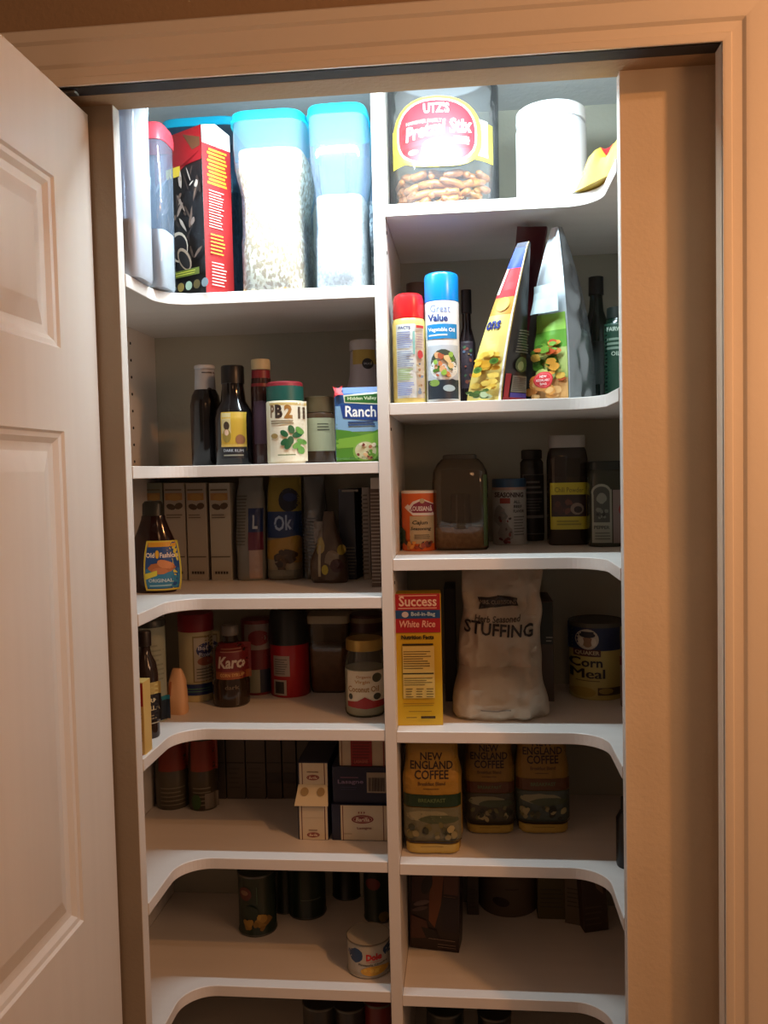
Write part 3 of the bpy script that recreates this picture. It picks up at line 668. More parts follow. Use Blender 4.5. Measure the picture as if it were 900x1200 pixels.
rb, shr = wedge('snack_bag', 'dark maroon bag standing behind and between the two crouton bags', 'bag',
    [(at(592, 467, 1.57).x, 1.570), (at(610, 467, 1.57).x, 1.570), (at(616, 467, 1.64).x, 1.64), (at(598, 467, 1.64).x, 1.64)],
    [(at(606, 270, 1.465).x, 1.466), (at(641, 262, 1.470).x, 1.474), (at(642, 262, 1.48).x, 1.486), (at(607, 270, 1.475).x, 1.480)], at(628, 265, 1.470).z,
    [mat('4a1219', 0.35), mat('5a161e', 0.35), mat('5a161e', 0.35), mat('3a1216', 0.35)], top('R2'), wr=0.004, seed=5)
cwh = at(650, 266, 1.430).z-top('R2')
big, sg = wedge('crouton_bag', 'large white and green salad crouton bag with silver back', 'bag',
    [(at(614, 467, 1.50).x, 1.480), (at(668, 467, Y2).x, Y2), (at(699, 467, 1.47).x, 1.475), (at(640, 467, 1.56).x, 1.55)],
    [(at(646, 266, 1.435).x, 1.435), (at(654, 264, 1.426).x, 1.426), (at(659, 266, 1.435).x, 1.435), (at(650, 264, 1.444).x, 1.444)], top('R2')+cwh,
    [mat('c4ccd2', 0.2, 0.1), mat('8d9296', 0.24, 0.75), mat('8d9296', 0.24, 0.75), mat('1c1a1a', 0.4)], top('R2'), wr=0.007, seed=8, ep=2.0)
p = fprint(sg(0))
p.rect(0.02, 0.0, 0.30, 0.62, '2e2c24'); p.rect(0.28, 0.0, 0.985, 0.42, 'a8b86a'); p.rect(0.28, 0.30, 0.985, 0.45, '5f9a30'); p.rect(0.28, 0.40, 0.985, 0.50, '8cc04a'); p.rect(0.28, 0.0, 0.985, 0.12, 'd8a86a')
p.blobs(0.22, 0.10, 0.97, 0.36, 44, ['c8702c', 'd89a3a', '5a8a2c', '7aa83c', 'c05024', 'd8b04a', '3f6a1c', 'b8c06a'], (0.07, 0.14), 0.19); p.blobs(0.05, 0.0, 0.97, 0.12, 20, ['d8964a', 'e0b070', 'c88038'], (0.08, 0.16), 0.2)
p.ell(0.60, 0.115, 0.20, 0.048, 'd8343c', 20); p.ell(0.60, 0.115, 0.17, 0.041, 'e87070', 20); p.ell(0.60, 0.115, 0.155, 0.037, 'd8343c', 20); p.text('NEW', 0.60, 0.135, 0.12, -0.014, 'f8e8e0', 0.02); p.text('RESEALABLE', 0.60, 0.113, 0.26, -0.014, 'f8e8e0', 0.01); p.text('BAG', 0.60, 0.092, 0.12, -0.013, 'f8e8e0', 0.02)
p.rect(0.28, 0.50, 0.985, 0.66, 'c0d4d8'); p.build(big, 'front_print')
g1 = Item('bottle', 'very dark green bottle at the back right behind the silver crouton bag', 'bottle', 'R2', 685, 714, 322, Y=1.60)
g1.add('body', [(0, 0.95), (0.02, 1), (0.62, 1), (0.74, 0.6), (0.86, 0.5)], mat('12201a', 0.12), main=True); g1.add('cap', [(0.862, 0.62), (1.0, 0.6)], mat('101412', 0.4))
p = g1.pr(); p.rect(689, 400, 710, 450, '232c28'); p.build(g1.r)
g2 = Item('seasoning_bottle', 'green labelled bottle half hidden at the right end of the spray can shelf', 'bottle', 'R2', 708, 742, 358, Y=1.47)
g2.add('body', [(0, 0.95), (0.02, 1), (0.80, 1), (0.86, 0.8), (0.88, 0.75)], mat('10261c', 0.15), main=True); g2.add('cap', [(0.882, 0.80), (1.0, 0.78)], mat('1c2420', 0.35))
p = g2.pr(); p.rect(711, 378, 740, 460, '1d4030'); p.text('FAIRWAY', 724, 385, 22, 5, 'b8c8b8', 0.02); p.lines(713, 394, 737, 410, 3, '7a9080'); p.text('OIL', 722, 414, 10, 5, 'a8b8a8', 0.02); p.build(g2.r)

# ================================================================ SECOND LEFT SHELF: dark bottles, peanut powder, ranch
b1 = Item('sauce_bottle', 'dark sauce bottle with white paper neck wrap, leftmost in its row', 'bottle', 'L2', 224, 259, 426, Y=1.50)
BLK = mat('120f10', 0.12)
b1.add('body', [(0, 0.94), (0.02, 1.0), (0.60, 1.0), (0.70, 0.88), (0.76, 0.68), (0.80, 0.60)], BLK, main=True); b1.add('cap', [(0.96, 0.62), (0.97, 0.66), (0.99, 0.66), (1.0, 0.60)], mat('b8bcc2', 0.5)); b1.add('neck_wrap', [(0.72, 0.70), (0.955, 0.63)], mat('a9adb4', 0.55))
p = b1.pr(shp=b1.shape([(0.72, 0.70), (0.955, 0.63)])); p.lines(236, 434, 249, 437, 1, '4a4c55'); p.ell(244, 455, 2, 1.6, '2a2c34'); p.build(b1.r)
b2 = Item('syrup_bottle', 'black glass bottle with a yellow label showing a seated figure', 'bottle', 'L2', 252, 296, 426, Y=1.46)
b2.add('body', [(0, 0.94), (0.02, 1.0), (0.46, 1.0), (0.56, 0.90), (0.64, 0.66), (0.80, 0.56), (0.82, 0.56)], BLK, main=True); b2.add('cap', [(0.82, 0.60), (0.985, 0.60), (1.0, 0.55)], mat('0e0e11', 0.35))
p = b2.pr(); p.rect(258, 483, 286, 528, 'b8942e'); p.rect(259, 484, 270, 508, 'b8a878'); p.ell(265, 499, 3.5, 5, '3a2a1c'); p.ell(265, 511, 5, 8, '8a7430'); p.ell(265, 507, 2.6, 3.5, 'c8a890'); p.ell(280, 515, 5, 6, '8a5a38'); p.rect(258, 521, 286, 524, 'c0a050'); p.rect(258, 524, 286, 537, '15151a'); p.text('DARK RUM', 272, 528, 22, 3.2, 'a8b0b8', 0.02); p.rect(261, 533, 283, 534, '8a8878'); p.build(b2.r)
b3 = Item('vinegar_bottle', 'slim reddish brown bottle with cream cap and red neck band', 'bottle', 'L2', 295, 319, 420, Y=1.48)
b3.add('body', [(0, 0.95), (0.02, 1.0), (0.72, 1.0), (0.82, 0.92)], mat('35201f', 0.15), main=True); b3.add('cap', [(0.90, 0.84), (0.905, 0.92), (0.985, 0.92), (1.0, 0.86)], mat('b9b08c', 0.5)); b3.add('neck_band', [(0.74, 0.99), (0.83, 0.90), (0.895, 0.88)], mat('7a2028', 0.4))
p = b3.pr(); p.rect(297, 470, 317, 520, '3a2430'); p.build(b3.r)
b4 = Item('peanut_powder_jar', 'jar with green lid and cream label printed with green leaves', 'jar', 'L2', 313, 357, 446, Y=1.412)
b4.add('body', [(0, 0.95), (0.02, 1.0), (0.75, 1.0), (0.77, 0.95)], mat('cfc6a8', 0.35), main=True); b4.add('lid', [(0.765, 0.97), (0.94, 0.97), (0.945, 0.93)], mat('0f4a40', 0.4)); b4.add('lid_rim', [(0.945, 0.95), (0.985, 0.93), (1.0, 0.86)], mat('7a1c24', 0.4))
p = b4.pr(); p.rect(315, 470, 356, 540, 'e2dcc4'); p.rect(315, 472, 356, 474, 'c8b070'); p.text('P', 319, 482, 5, 15, '7a5a38', 0.03); p.text('B', 327, 482, 9, 16, '33241c', 0.05); p.text('2', 338, 482, 9, 16, '9a6a2c', 0.05); p.rect(348, 476, 350, 490, '5a4a38'); p.rect(352, 476, 354, 490, '5a4a38'); p.lines(317, 492, 345, 497, 2, '8a7a5c'); p.ell(321, 511, 4.5, 3, 'a08850')
for x_, y_, a_ in ((333, 508, 0.6), (341, 503, 1.3), (333, 518, -0.7), (340, 516, 1.6), (337, 522, 2.2), (347, 509, -0.5)): p.ell(x_, y_, 5.2, 3.4, '1d5a34', 12, a_)
for x_, y_, a_ in ((349, 504, 1.0), (351, 517, 0.5), (350, 527, 1.4), (346, 522, -0.8)): p.ell(x_, y_, 5, 3, '6aa04a', 12, a_)
p.lines(325, 532, 345, 534, 1, '6a7a4a', 0); p.build(b4.r)
b5 = Item('spice_jar', 'small glass jar with dark brown lid and cream label beside the leafy jar', 'jar', 'L2', 357, 392, 464, Y=1.47)
b5.add('body', [(0, 0.95), (0.02, 1.0), (0.72, 1.0), (0.76, 0.92)], mat('4a3322', 0.2), main=True); b5.add('lid', [(0.765, 0.95), (0.99, 0.95), (1.0, 0.9)], mat('54452c', 0.4))
p = b5.pr(); p.rect(359, 490, 390, 528, 'a9a583'); p.lines(372, 495, 386, 505, 3, '5c5a44'); p.build(b5.r)
rp = Item('dressing_packet', 'blue and green ranch dressing packet beside the divider', 'packet', 'L2', 392, 452, 453, Y=1.408, depth=0.03)
rp.add('pouch', [(0, 0.98, 0.5), (0.05, 1, 0.95), (0.9, 1.0, 0.8), (1.0, 0.99, 0.3)], mat('3c6aa8', 0.35), n=8, main=True)
p = rp.pr(); p.rect(393, 454, 444, 500, '2c5c9c'); p.rect(393, 496, 444, 541, '5f8f3a'); p.rect(393, 476, 444, 505, '7fa8c8')
p.poly([(403, 463), (443, 459), (443, 474), (404, 472)], 'e0e8d0'); p.poly([(404.5, 464.5), (443, 461), (443, 472.5), (405, 471)], '2c6a2c'); p.text('Hidden Valley', 425, 467, 34, 5, 'd8e8c0', 0.02, 0, -0.03)
p.poly([(399, 474), (443, 474), (443, 493), (402, 490)], '1c3f84'); p.text('Ranch', 423, 482, 36, 13, 'f2f4f4', 0.02); p.lines(408, 493, 440, 499, 2, '2f4a78', 0.1)
p.poly([(393, 503), (410, 505), (428, 511), (443, 503), (443, 541), (393, 541)], '4f8a2c'); p.poly([(393, 515), (420, 511), (443, 506), (443, 522), (393, 526)], '7aae3e')
p.ell(428, 529, 15, 13, '7fb04a', 20); p.ell(428, 528, 12.5, 10.5, 'c8c8a0', 20); p.blobs(416, 517, 441, 540, 22, ['7a3c30', 'e0d8c0', '5a8a30', 'a86a4a', '3f6a20', 'd8b888'], (1.4, 3)); p.poly([(390, 452), (397, 455), (402, 451), (401, 459), (404, 463), (397, 463), (392, 466), (393, 459)], 'c83038'); p.build(rp.r)
b6 = Item('bottle', 'white plastic bottle with gold band and round black mark behind the ranch packet', 'bottle', 'L2', 404, 452, 396, Y=1.52)
b6.add('body', [(0, 0.95), (0.02, 1.0), (0.52, 1.0), (0.72, 0.72), (0.915, 0.66)], mat('a39ca0', 0.3), main=True); b6.add('cap', [(0.918, 0.70), (0.985, 0.70), (1.0, 0.66)], mat('b2b0b0', 0.4))
p = b6.pr(); p.rect(413, 406, 441, 425, 'a38a3e'); p.ell(431, 425, 6.5, 6.5, '15171c', 18); p.text('SAUCE', 431, 425, 9, 2.4, '9a9ca0', 0.02); p.build(b6.r)

# ================================================================ THIRD LEFT SHELF: syrup, boxes, cookie bags
sy = Item('syrup_bottle', 'brown pancake syrup bottle with blue and yellow label at the left edge', 'bottle', 'L3', 154, 208, 588, 697)
sy.add('body', [(0, 0.86), (0.02, 0.92), (0.30, 0.98), (0.42, 0.97), (0.58, 0.86), (0.70, 0.66), (0.80, 0.52), (0.84, 0.50)], mat('24100c', 0.12), asp=0.62, main=True); sy.add('cap', [(0.84, 0.46), (0.97, 0.44), (1.0, 0.34)], mat('2c2a20', 0.35), asp=0.8)
p = sy.pr()
def barrel(x0, x1, y0, y1, n=9, top_in=5, bot_in=3):
    P = []
    for i in range(n+1):
        t = i/n; s_ = top_in*(1-t)**2.2+bot_in*t**5; P.append((x0+s_, y0+(y1-y0)*t))
    for i in range(n, -1, -1):
        t = i/n; s_ = top_in*(1-t)**2.2+bot_in*t**5; P.append((x1-s_, y0+(y1-y0)*t))
    return P
p.poly(barrel(162, 204, 635, 694), 'd8c84a', 4); p.poly(barrel(164, 202, 637, 692), '1f4c8c', 4); p.rect(169, 637, 197, 642, 'd8a02c'); p.poly(barrel(165, 201, 668, 691, top_in=1), '2f7fa8', 3)
p.text('Old', 171.5, 652, 10, 6, 'f0e8d8', 0.03); p.text('Fashion', 191, 652, 17, 6, 'e8dcd0', 0.03); p.ell(179.5, 651, 2.2, 5, 'e0b030', 12); p.ell(183, 667, 14, 6, 'b06a3a', 16, 0.0, 0.08); p.ell(188, 663, 9, 5, 'd08a58', 14, 0.3, 0.1); p.ell(182, 671, 9, 4, 'c07848', 12, 0, 0.1); p.poly([(165, 674), (179, 670), (179, 676), (165, 681)], 'd8d040'); p.text('ORIGINAL', 182, 682, 26, 4.2, 'c8e0e8', 0.02); p.lines(170, 686, 196, 690, 1, '9ac8d8'); p.build(sy.r)
GB = ['7f8472', 'a8a093', 'a89f90', 'ada695']
for i, (x0, x1, lab) in enumerate(((172, 192, 'greenish grey box behind the syrup bottle, leftmost of the row'), (193, 218, 'pale grey box with orange emblem, right behind the syrup bottle'), (219, 243, 'middle one of three clear pale boxes with orange emblem'), (246, 271, 'rightmost pale box with orange emblem, separated by a dark gap'))):
    bx = Item('pasta_box', lab, 'box', 'L3', x0, x1, 566, 680, depth=0.14, group='pale boxes on the third left shelf')
    bx.add('carton', [(0, 1), (1.0, 1)], mat(GB[i], 0.5), n=40, main=True, smooth=True)
    p = bx.pr(); w_ = x1-x0; p.lines(x0+2, 572, x1-3, 576, 1, '6a5c48', 0.1); p.rect(x0+2, 578, x1-3, 586, 'a87c48'); p.ell((x0+x1)/2, 583, w_*0.3, 4, 'b08a4a', 12); p.ell((x0+x1)/2-4, 594, w_*0.22, 3.5, '4c3c2c', 10, 0.3); p.ell((x0+x1)/2+5, 593, w_*0.2, 3.8, '54422f', 10, -0.4)
    p.lines(x0+3, 602, x1-3, 608, 2, '6f6658', 0.3); p.rect(x0+1, 652, x1-2, 653, '5c5244'); [p.rect(x0+w_*0.2+k_*w_*0.13, 669.5, x0+w_*0.2+k_*w_*0.13+w_*0.09, 672.5, '3c342a') for k_ in range(5)]; p.build(bx.r)
# paper bags with printed wraps
def soft_bag(name, label, sh, px0, px1, pt, pb, d, m, seed, lean=0.0, group=None, rz=0.0, wr=0.004, topf=0.85, cat='bag', Y=None, n=3.0, tk=0.05, prof=None, rows=0.008, seg=64):
    it = Item(name, label, cat, sh, px0, px1, pt, pb, depth=d, group=group, rz=rz, Y=Y)
    pf = prof or [(0, 0.95, 0.85), (0.03, 1, 1), (0.4, 1.0, 0.95), (0.65, 0.97, 0.75), (0.85, 0.93*topf/0.85, 0.42), (0.96, topf, 0.14), (1.0, topf, tk)]
    secs = [(q_[0]*it.h, q_[1]*it.w/2, q_[2]*it.d/2, n, lean*q_[0]**1.3, q_[3] if len(q_) > 3 else 0) for q_ in pf]
    it.sh = Shape(secs, wr=wr, wk=28, seed=seed); it.sh.mesh('pouch', m, it.r, seg=seg, rows=rows); return it
g = soft_bag('snack_bag', 'grey striped bag with dark blue and pink band beside the pale boxes', 'L3', 273, 307, 560, 681, 0.07, mat('7b7c78', 0.35), 3, 0.0)
p = g.pr(base=0.0013, step=0.00022); p.rect(290, 596, 306, 624, '182c58'); p.rect(290, 624, 306, 645, '5c2038'); p.rect(291, 645, 305, 678, 'a08c84'); p.text('L', 298, 612, 6, 16, 'a8b4c4', 0.03); p.lines(275, 580, 288, 640, 16, '54564f', 0.1); p.build(g.r)
g = soft_bag('cookie_bag', 'cookie bag with a blue band between two grey bags', 'L3', 309, 350, 556, 680, 0.075, mat('8e8468', 0.3), 7)
p = g.pr(base=0.0013, step=0.00022); p.rect(312, 560, 350, 600, '8c7c34'); p.ell(337, 586, 12, 14, '1a2030', 16); p.ell(338, 583, 8, 5, '22305a', 12); p.rect(311, 600, 351, 630, '15305c'); p.text('Ok', 331, 613, 21, 18, '8ea0bc', 0.02, 0.1, -0.1); p.poly([(311, 634), (350, 627), (350, 660), (311, 655)], '9a7a34'); p.blobs(316, 640, 348, 672, 14, ['3a2a1c', '2a2018', '4c3824'], (3, 7)); p.rect(311, 668, 351, 678, '6c6a5c'); p.build(g.r)
g = soft_bag('snack_bag', 'crinkled silvery grey bag right of the blue banded cookie bag', 'L3', 352, 380, 558, 679, 0.07, mat('7a7c7c', 0.25, 0.5), 13, wr=0.007)
p = g.pr(base=0.0013, step=0.00022); p.lines(353, 606, 374, 668, 16, '50545c', 0.2); p.build(g.r)
g = soft_bag('snack_pouch', 'small torn foil pouch with brown and cream print in front of the grey bag', 'L3', 361, 406, 600, 684, 0.05, mat('4c3c30', 0.3), 17, wr=0.008, topf=0.25, prof=[(0, 0.9, 0.8), (0.05, 1, 1), (0.3, 0.98, 0.95), (0.5, 0.7, 0.7), (0.75, 0.40, 0.4), (1.0, 0.25, 0.10)])
p = g.pr(base=0.0013, step=0.00022); p.rect(366, 612, 377, 640, '77706a'); p.ell(374, 640, 5, 11, 'a09058', 12, 0, 0.15); p.rect(372, 640, 375, 676, 'a89c80'); p.ell(388, 655, 9, 9, '80705c', 12, 0, 0.15); p.ell(394, 663, 8, 8, '3c1c1c', 12); p.ell(380, 668, 4, 6, 'b0a030', 10); p.ell(399, 645, 5, 6, '9a8430', 10); p.build(g.r)
g = Item('box', 'dark blue box with pale edge, turned slightly, near the divider', 'box', 'L3', 400, 420, 573, 679, depth=0.10, rz=-0.10)
g.add('carton', [(0, 1), (1, 1)], mat('2c3340', 0.45), n=40, main=True); p = g.pr(); p.lines(406, 640, 421, 674, 9, '6a665e'); p.rect(405, 574, 424, 576, '8a8478'); p.build(g.r)
g = Item('box', 'slim pale grey box standing between two darker boxes by the divider', 'box', 'L3', 425, 434, 571, 679, depth=0.15)
g.add('carton', [(0, 1), (1, 1)], mat('8f857c', 0.5), n=40, main=True); p = g.pr(); p.lines(424, 578, 432, 674, 20, '5a534c', 0.1); p.build(g.r)
g = Item('box', 'brown box covered in fine print, right against the divider', 'box', 'L3', 434.5, 447, 572, 688, depth=0.17)
g.add('carton', [(0, 1), (1, 1)], mat('5c4a40', 0.5), n=40, main=True); p = g.pr(); p.lines(435, 576, 446, 684, 26, 'a29486', 0.1, 0.25); p.build(g.r); gz = g.zs+g.h
g = Item('carton', 'small white carton lying on top of the fine print box', 'box', 'L3', 434, 446, 560, 572, Y=1.44, depth=0.06, zb=gz+0.0003)
g.add('carton', [(0, 1), (1, 1)], mat('a8a4a0', 0.5), n=40, main=True)

# ================================================================ FOURTH LEFT SHELF
v = Item('extract_bottle', 'dark vanilla bottle with black label at the far left', 'bottle', 'L4', 158, 185, 742, 867)
v.add('body', [(0, 0.95), (0.02, 1.0), (0.60, 1.0), (0.70, 0.86), (0.78, 0.52), (0.84, 0.42), (0.86, 0.42)], mat('2a1c14', 0.1), main=True); v.add('cap', [(0.86, 0.54), (0.985, 0.54), (1.0, 0.5)], mat('201510', 0.4))
p = v.pr(); p.rect(160, 801, 184, 815, 'a88f50'); p.rect(160, 815, 184, 846, '1a1414'); p.text('PURE', 173, 822, 14, 5, 'c8b890', 0.03); p.text('VANILLA', 173, 831, 18, 5.5, 'c8b890', 0.03); p.lines(163, 838, 182, 845, 2, '8a7a5c'); p.rect(160, 848, 184, 849.5, '9a927c'); p.build(v.r)
s1 = Item('food_box', 'narrow yellow box with red top at the far left edge of the shelf', 'box', 'L4', 152, 169, 800, 892, Y=1.262, depth=0.03)
s1.add('carton', [(0, 1), (1, 1)], mat('c8a860', 0.5), n=40, main=True); p = s1.pr(); p.rect(152, 801, 168.5, 828, 'a02820'); p.rect(160, 806, 166, 822, 'd8b070'); p.lines(160, 835, 167, 870, 8, 'a08040', 0.2); p.ell(165, 885, 2.2, 3.4, '9a3020', 10); p.build(s1.r)
s2 = Item('canister', 'tall grey green canister with dark lid behind the vanilla bottle', 'canister', 'L4', 162, 194, 728, 848)
s2.add('body', [(0, 0.96), (0.02, 1), (0.93, 1)], mat('8e9482', 0.45), main=True); s2.add('lid', [(0.93, 1.03), (0.99, 1.03), (1.0, 0.98)], mat('2c2f2c', 0.4)); p = s2.pr(); p.rect(184, 820, 193, 846, '15202c'); p.rect(184, 818, 193, 823, '1d6a78'); p.lines(170, 755, 188, 800, 8, '7a8070'); p.build(s2.r)
g = soft_bag('flour_packet', 'small peach coloured packet slumped beside the vanilla bottle', 'L4', 192, 216, 786, 838, 0.035, mat('caa077', 0.5), 23, wr=0.005, topf=0.45, prof=[(0, 0.95, 0.9), (0.08, 1, 1), (0.2, 0.95, 0.9), (0.28, 0.99, 0.9), (0.7, 0.8, 0.7), (0.95, 0.5, 0.3), (1, 0.4, 0.12)])
p = g.pr(base=0.0013, step=0.00022); p.rect(197.5, 800, 200, 816, 'a06040'); p.build(g.r)
bp_ = Item('baking_powder_can', 'pale yellow canister with red lid and blue base band', 'canister', 'L4', 211, 250, 721, 823)
bp_.add('body', [(0, 0.97), (0.01, 1), (0.80, 1)], mat('c8bc8e', 0.4), main=True); bp_.add('lid', [(0.80, 1.03), (0.98, 1.03), (1.0, 0.98)], mat('8a1c26', 0.4))
p = bp_.pr(); p.rect(212, 743, 253, 800, 'c6ba8e'); p.rect(226, 746, 250, 800, '8c7a50'); p.rect(227.5, 748, 249, 799, 'b8ae98'); p.ell(242, 763, 12, 9, '2c3468', 16); p.text('Baking', 242, 761, 20, 6, 'c8c8d8', 0.02); p.text('Powder', 242, 768, 18, 5, 'c8c8d8', 0.02); p.ell(239, 776, 8, 5, '9a5a40', 12); p.lines(230, 783, 248, 797, 4, '6a6458'); p.rect(212, 802, 253, 815, '1c2c60'); p.lines(216, 806, 248, 812, 2, '4c7a60', 0.1); p.build(bp_.r)
ko = Item('corn_syrup_bottle', 'dark corn syrup bottle with red label lettered in white', 'bottle', 'L4', 249, 292, 736, 830)
ko.add('body', [(0, 0.90), (0.02, 0.97), (0.30, 1.0), (0.34, 0.94), (0.40, 0.94), (0.56, 0.98), (0.70, 0.94), (0.76, 0.70), (0.80, 0.42), (0.88, 0.38)], mat('2b2016', 0.1), main=True); ko.add('cap', [(0.875, 0.46), (0.985, 0.46), (1.0, 0.42)], mat('6e6862', 0.35))
p = ko.pr(); p.rect(251.5, 756, 289.5, 797, '6e1a1a'); p.rect(251.5, 788, 289.5, 797, '8a4a24'); p.text('Karo', 269.5, 777, 29, 14, 'c8b8a4', 0.03, 0.15); p.text('CORN SYRUP', 270, 792, 26, 4, 'c8a060', 0.02); p.lines(258, 760, 282, 766, 2, '9a6a54'); p.text('dark', 271, 806, 16, 5, '5c5040', 0.02); p.build(ko.r)
cr = Item('shortening_can', 'red and white can half hidden behind the corn syrup bottle', 'can', 'L4', 284, 320, 728, 815)
cr.add('body', [(0, 0.97), (0.01, 1), (0.97, 1), (1, 0.97)], mat('78282a', 0.35), main=True); p = cr.pr(); p.rect(286, 732, 318, 762, '8c7e78'); p.ell(303, 748, 12, 9, '7a2426', 14); p.text('C', 309, 772, 7, 10, '9a9aa8', 0.03); p.rect(286, 762, 318, 785, '6a1c20'); p.rect(286, 785, 304, 812, '8c8c78'); p.rect(304, 785, 318, 812, '1c2438'); p.build(cr.r)
cf = Item('coffee_can', 'red coffee can with tall black lid near the middle of the shelf', 'can', 'L4', 317, 362, 716, 818)
cf.add('body', [(0, 0.97), (0.01, 1), (0.60, 1)], mat('9c1c22', 0.3), main=True); cf.add('lid', [(0.60, 1.02), (0.80, 1.02), (0.97, 0.94), (1.0, 0.88)], mat('1f2220', 0.35)); p = cf.pr(); p.rect(319, 769, 339, 793, '9a9088'); p.lines(321, 772, 337, 791, 7, '5c5450'); p.rect(319, 797, 335, 815, '9a9088'); p.rect(321, 799, 332, 813, '2c2826'); p.build(cf.r)
tc = Item('storage_container', 'square translucent container of brown sugar beside the coffee can', 'container', 'L4', 358, 408, 722, 813, depth=0.07)
tc.add('body', [(0, 0.80), (0.03, 0.84), (0.90, 1.0)], OLDCL, n=6, main=True); tc.add('lid', [(0.90, 1.05), (0.98, 1.05), (1, 1.0)], mat('9a9078', 0.4), n=6)
o = tc.shape([(0.02, 0.78), (0.04, 0.80), (0.58, 0.90)], 6).mesh('brown_sugar', noisy('brown_sugar', '7a5438', '94694a', (90, 90, 90), 0.8, 0.5, 200), None); o.location = tc.r.location; tag(o, 'brown sugar inside the square translucent container', 'sugar', kind='stuff')
cj = Item('coconut_oil_jar', 'glass coconut oil jar with gold lid and cream label by the divider', 'jar', 'L4', 404, 452, 752, 842)
cj.add('body', [(0, 0.88), (0.02, 0.96), (0.06, 1.0), (0.62, 1.0), (0.72, 0.97), (0.80, 0.86), (0.86, 0.84)], GLASS, main=True); cj.add('lid', [(0.86, 0.90), (0.98, 0.90), (1.0, 0.86)], mat('a88a48', 0.3, 0.6))
o = cj.shape([(0.015, 0.84), (0.03, 0.92), (0.07, 0.96), (0.62, 0.96)]).mesh('coconut_oil', mat('c8c0a8', 0.4), None); o.location = cj.r.location; tag(o, 'pale solid oil inside the gold lidded jar', 'oil', kind='stuff')
p = cj.pr(); p.rect(406, 787, 451, 829, 'd8ccb0'); p.text('Organic', 426, 794, 18, 4, 'b07840', 0.02); p.text('Virgin', 424, 800, 18, 5, 'b88848', 0.02); p.text('Coconut Oil', 425, 808, 36, 7, 'a07840', 0.02); p.ell(441, 795, 5, 5.5, '4c4a34', 14); p.ell(441, 817, 4, 4, '3a3c2c', 12); p.ell(410, 817, 2.5, 3.5, '3a3c34'); p.poly([(406, 823), (418, 822), (427, 817), (437, 822), (451, 822), (451, 829), (428, 831), (406, 829)], '9a241e'); p.build(cj.r)
dj = Item('jar', 'jar with dark maroon lid behind the coconut oil jar', 'jar', 'L4', 409, 452, 722, 812)
dj.add('body', [(0, 0.95), (0.03, 1), (0.72, 1), (0.78, 0.9)], mat('5a4a34', 0.3), main=True); dj.add('lid', [(0.78, 0.98), (0.98, 0.98), (1, 0.94)], mat('3a1c1a', 0.4)); dj.add('lid_ring', [(0.90, 1.0), (0.96, 1.0)], mat('6e5c42', 0.4))

# ================================================================ FIFTH LEFT SHELF
for x0, x1, pt, pb, lab, g_ in ((183, 221, 866, 950, 'orange topped bottle at the far left of the dim lasagne shelf', 0), (221, 254, 864, 951, 'orange topped bottle standing just left of the row of tall boxes', 1)):
    t = Item('juice_bottle', lab, 'bottle', 'L5', x0, x1, pt, pb)
    t.add('body', [(0, 0.95), (0.02, 1), (0.55, 1), (0.9, 0.86), (1.0, 0.8)], mat('3c3422' if g_ else '4a4436', 0.3), main=True)
    p = t.pr(); p.rect(x0+2, 870, x1-3, 905, '84301a'); p.lines(x0+4, 922, x1-5, 946, 5, '6c6656'); 
    if g_: p.rect(x0+18, 931, x0+30, 949, '6e675c'); p.ell(x0+8, 940, 6, 9, '2c4a1e', 12)
    p.build(t.r)
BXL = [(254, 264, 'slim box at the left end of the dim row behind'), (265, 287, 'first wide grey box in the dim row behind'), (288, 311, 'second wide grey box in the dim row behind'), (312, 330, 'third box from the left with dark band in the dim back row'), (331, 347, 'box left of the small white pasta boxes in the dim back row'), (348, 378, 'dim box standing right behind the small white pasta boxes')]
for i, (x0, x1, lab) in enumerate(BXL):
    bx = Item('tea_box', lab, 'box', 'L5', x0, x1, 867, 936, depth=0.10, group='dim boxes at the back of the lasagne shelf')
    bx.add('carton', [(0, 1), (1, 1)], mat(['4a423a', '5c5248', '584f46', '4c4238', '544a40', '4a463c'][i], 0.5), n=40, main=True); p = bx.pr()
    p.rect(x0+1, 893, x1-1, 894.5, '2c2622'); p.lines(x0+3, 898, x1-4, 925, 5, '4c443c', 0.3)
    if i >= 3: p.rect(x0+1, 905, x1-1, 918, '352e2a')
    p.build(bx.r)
WHT = mat('c4b8a0', 0.5); NAVY = mat('141a34', 0.4)
def logo(p, cx, cy, w, h, t='Barilla'):
    p.ell(cx, cy, w, h, '7a1c22', 18); p.ell(cx, cy, w*0.86, h*0.72, 'b8a088', 18); p.ell(cx, cy, w*0.80, h*0.64, '7a1c22', 18); p.text(t, cx, cy, w*1.25, h*0.9, 'd8c8b0', 0.02, 0.2)
lo = Item('pasta_box', 'small white boxed pasta with red logo, bottom of the small stack', 'box', 'L5', 349, 385, 944, 984, depth=0.13)
lo.add('carton', [(0, 1), (1, 1)], NAVY, n=40, main=True); p = lo.pr(); p.rect(351, 944, 384, 984, 'c4b8a0'); p.rect(353.5, 944, 354.5, 984, '5a2a2a'); p.rect(380.5, 944, 381.5, 984, '5a2a2a'); p.rect(355, 958, 380, 958.6, '8a7a6a'); logo(p, 367, 978, 7.5, 3); p.lines(362, 971, 373, 974, 1, '6a4a3c'); p.build(lo.r); z1 = lo.zs+lo.h
hi = Item('pasta_box', 'small white boxed pasta with sagging flap, top of the small stack', 'box', 'L5', 349, 385, 893, 944, Y=lo.Yf+0.012, depth=0.13, zb=z1+0.0006)
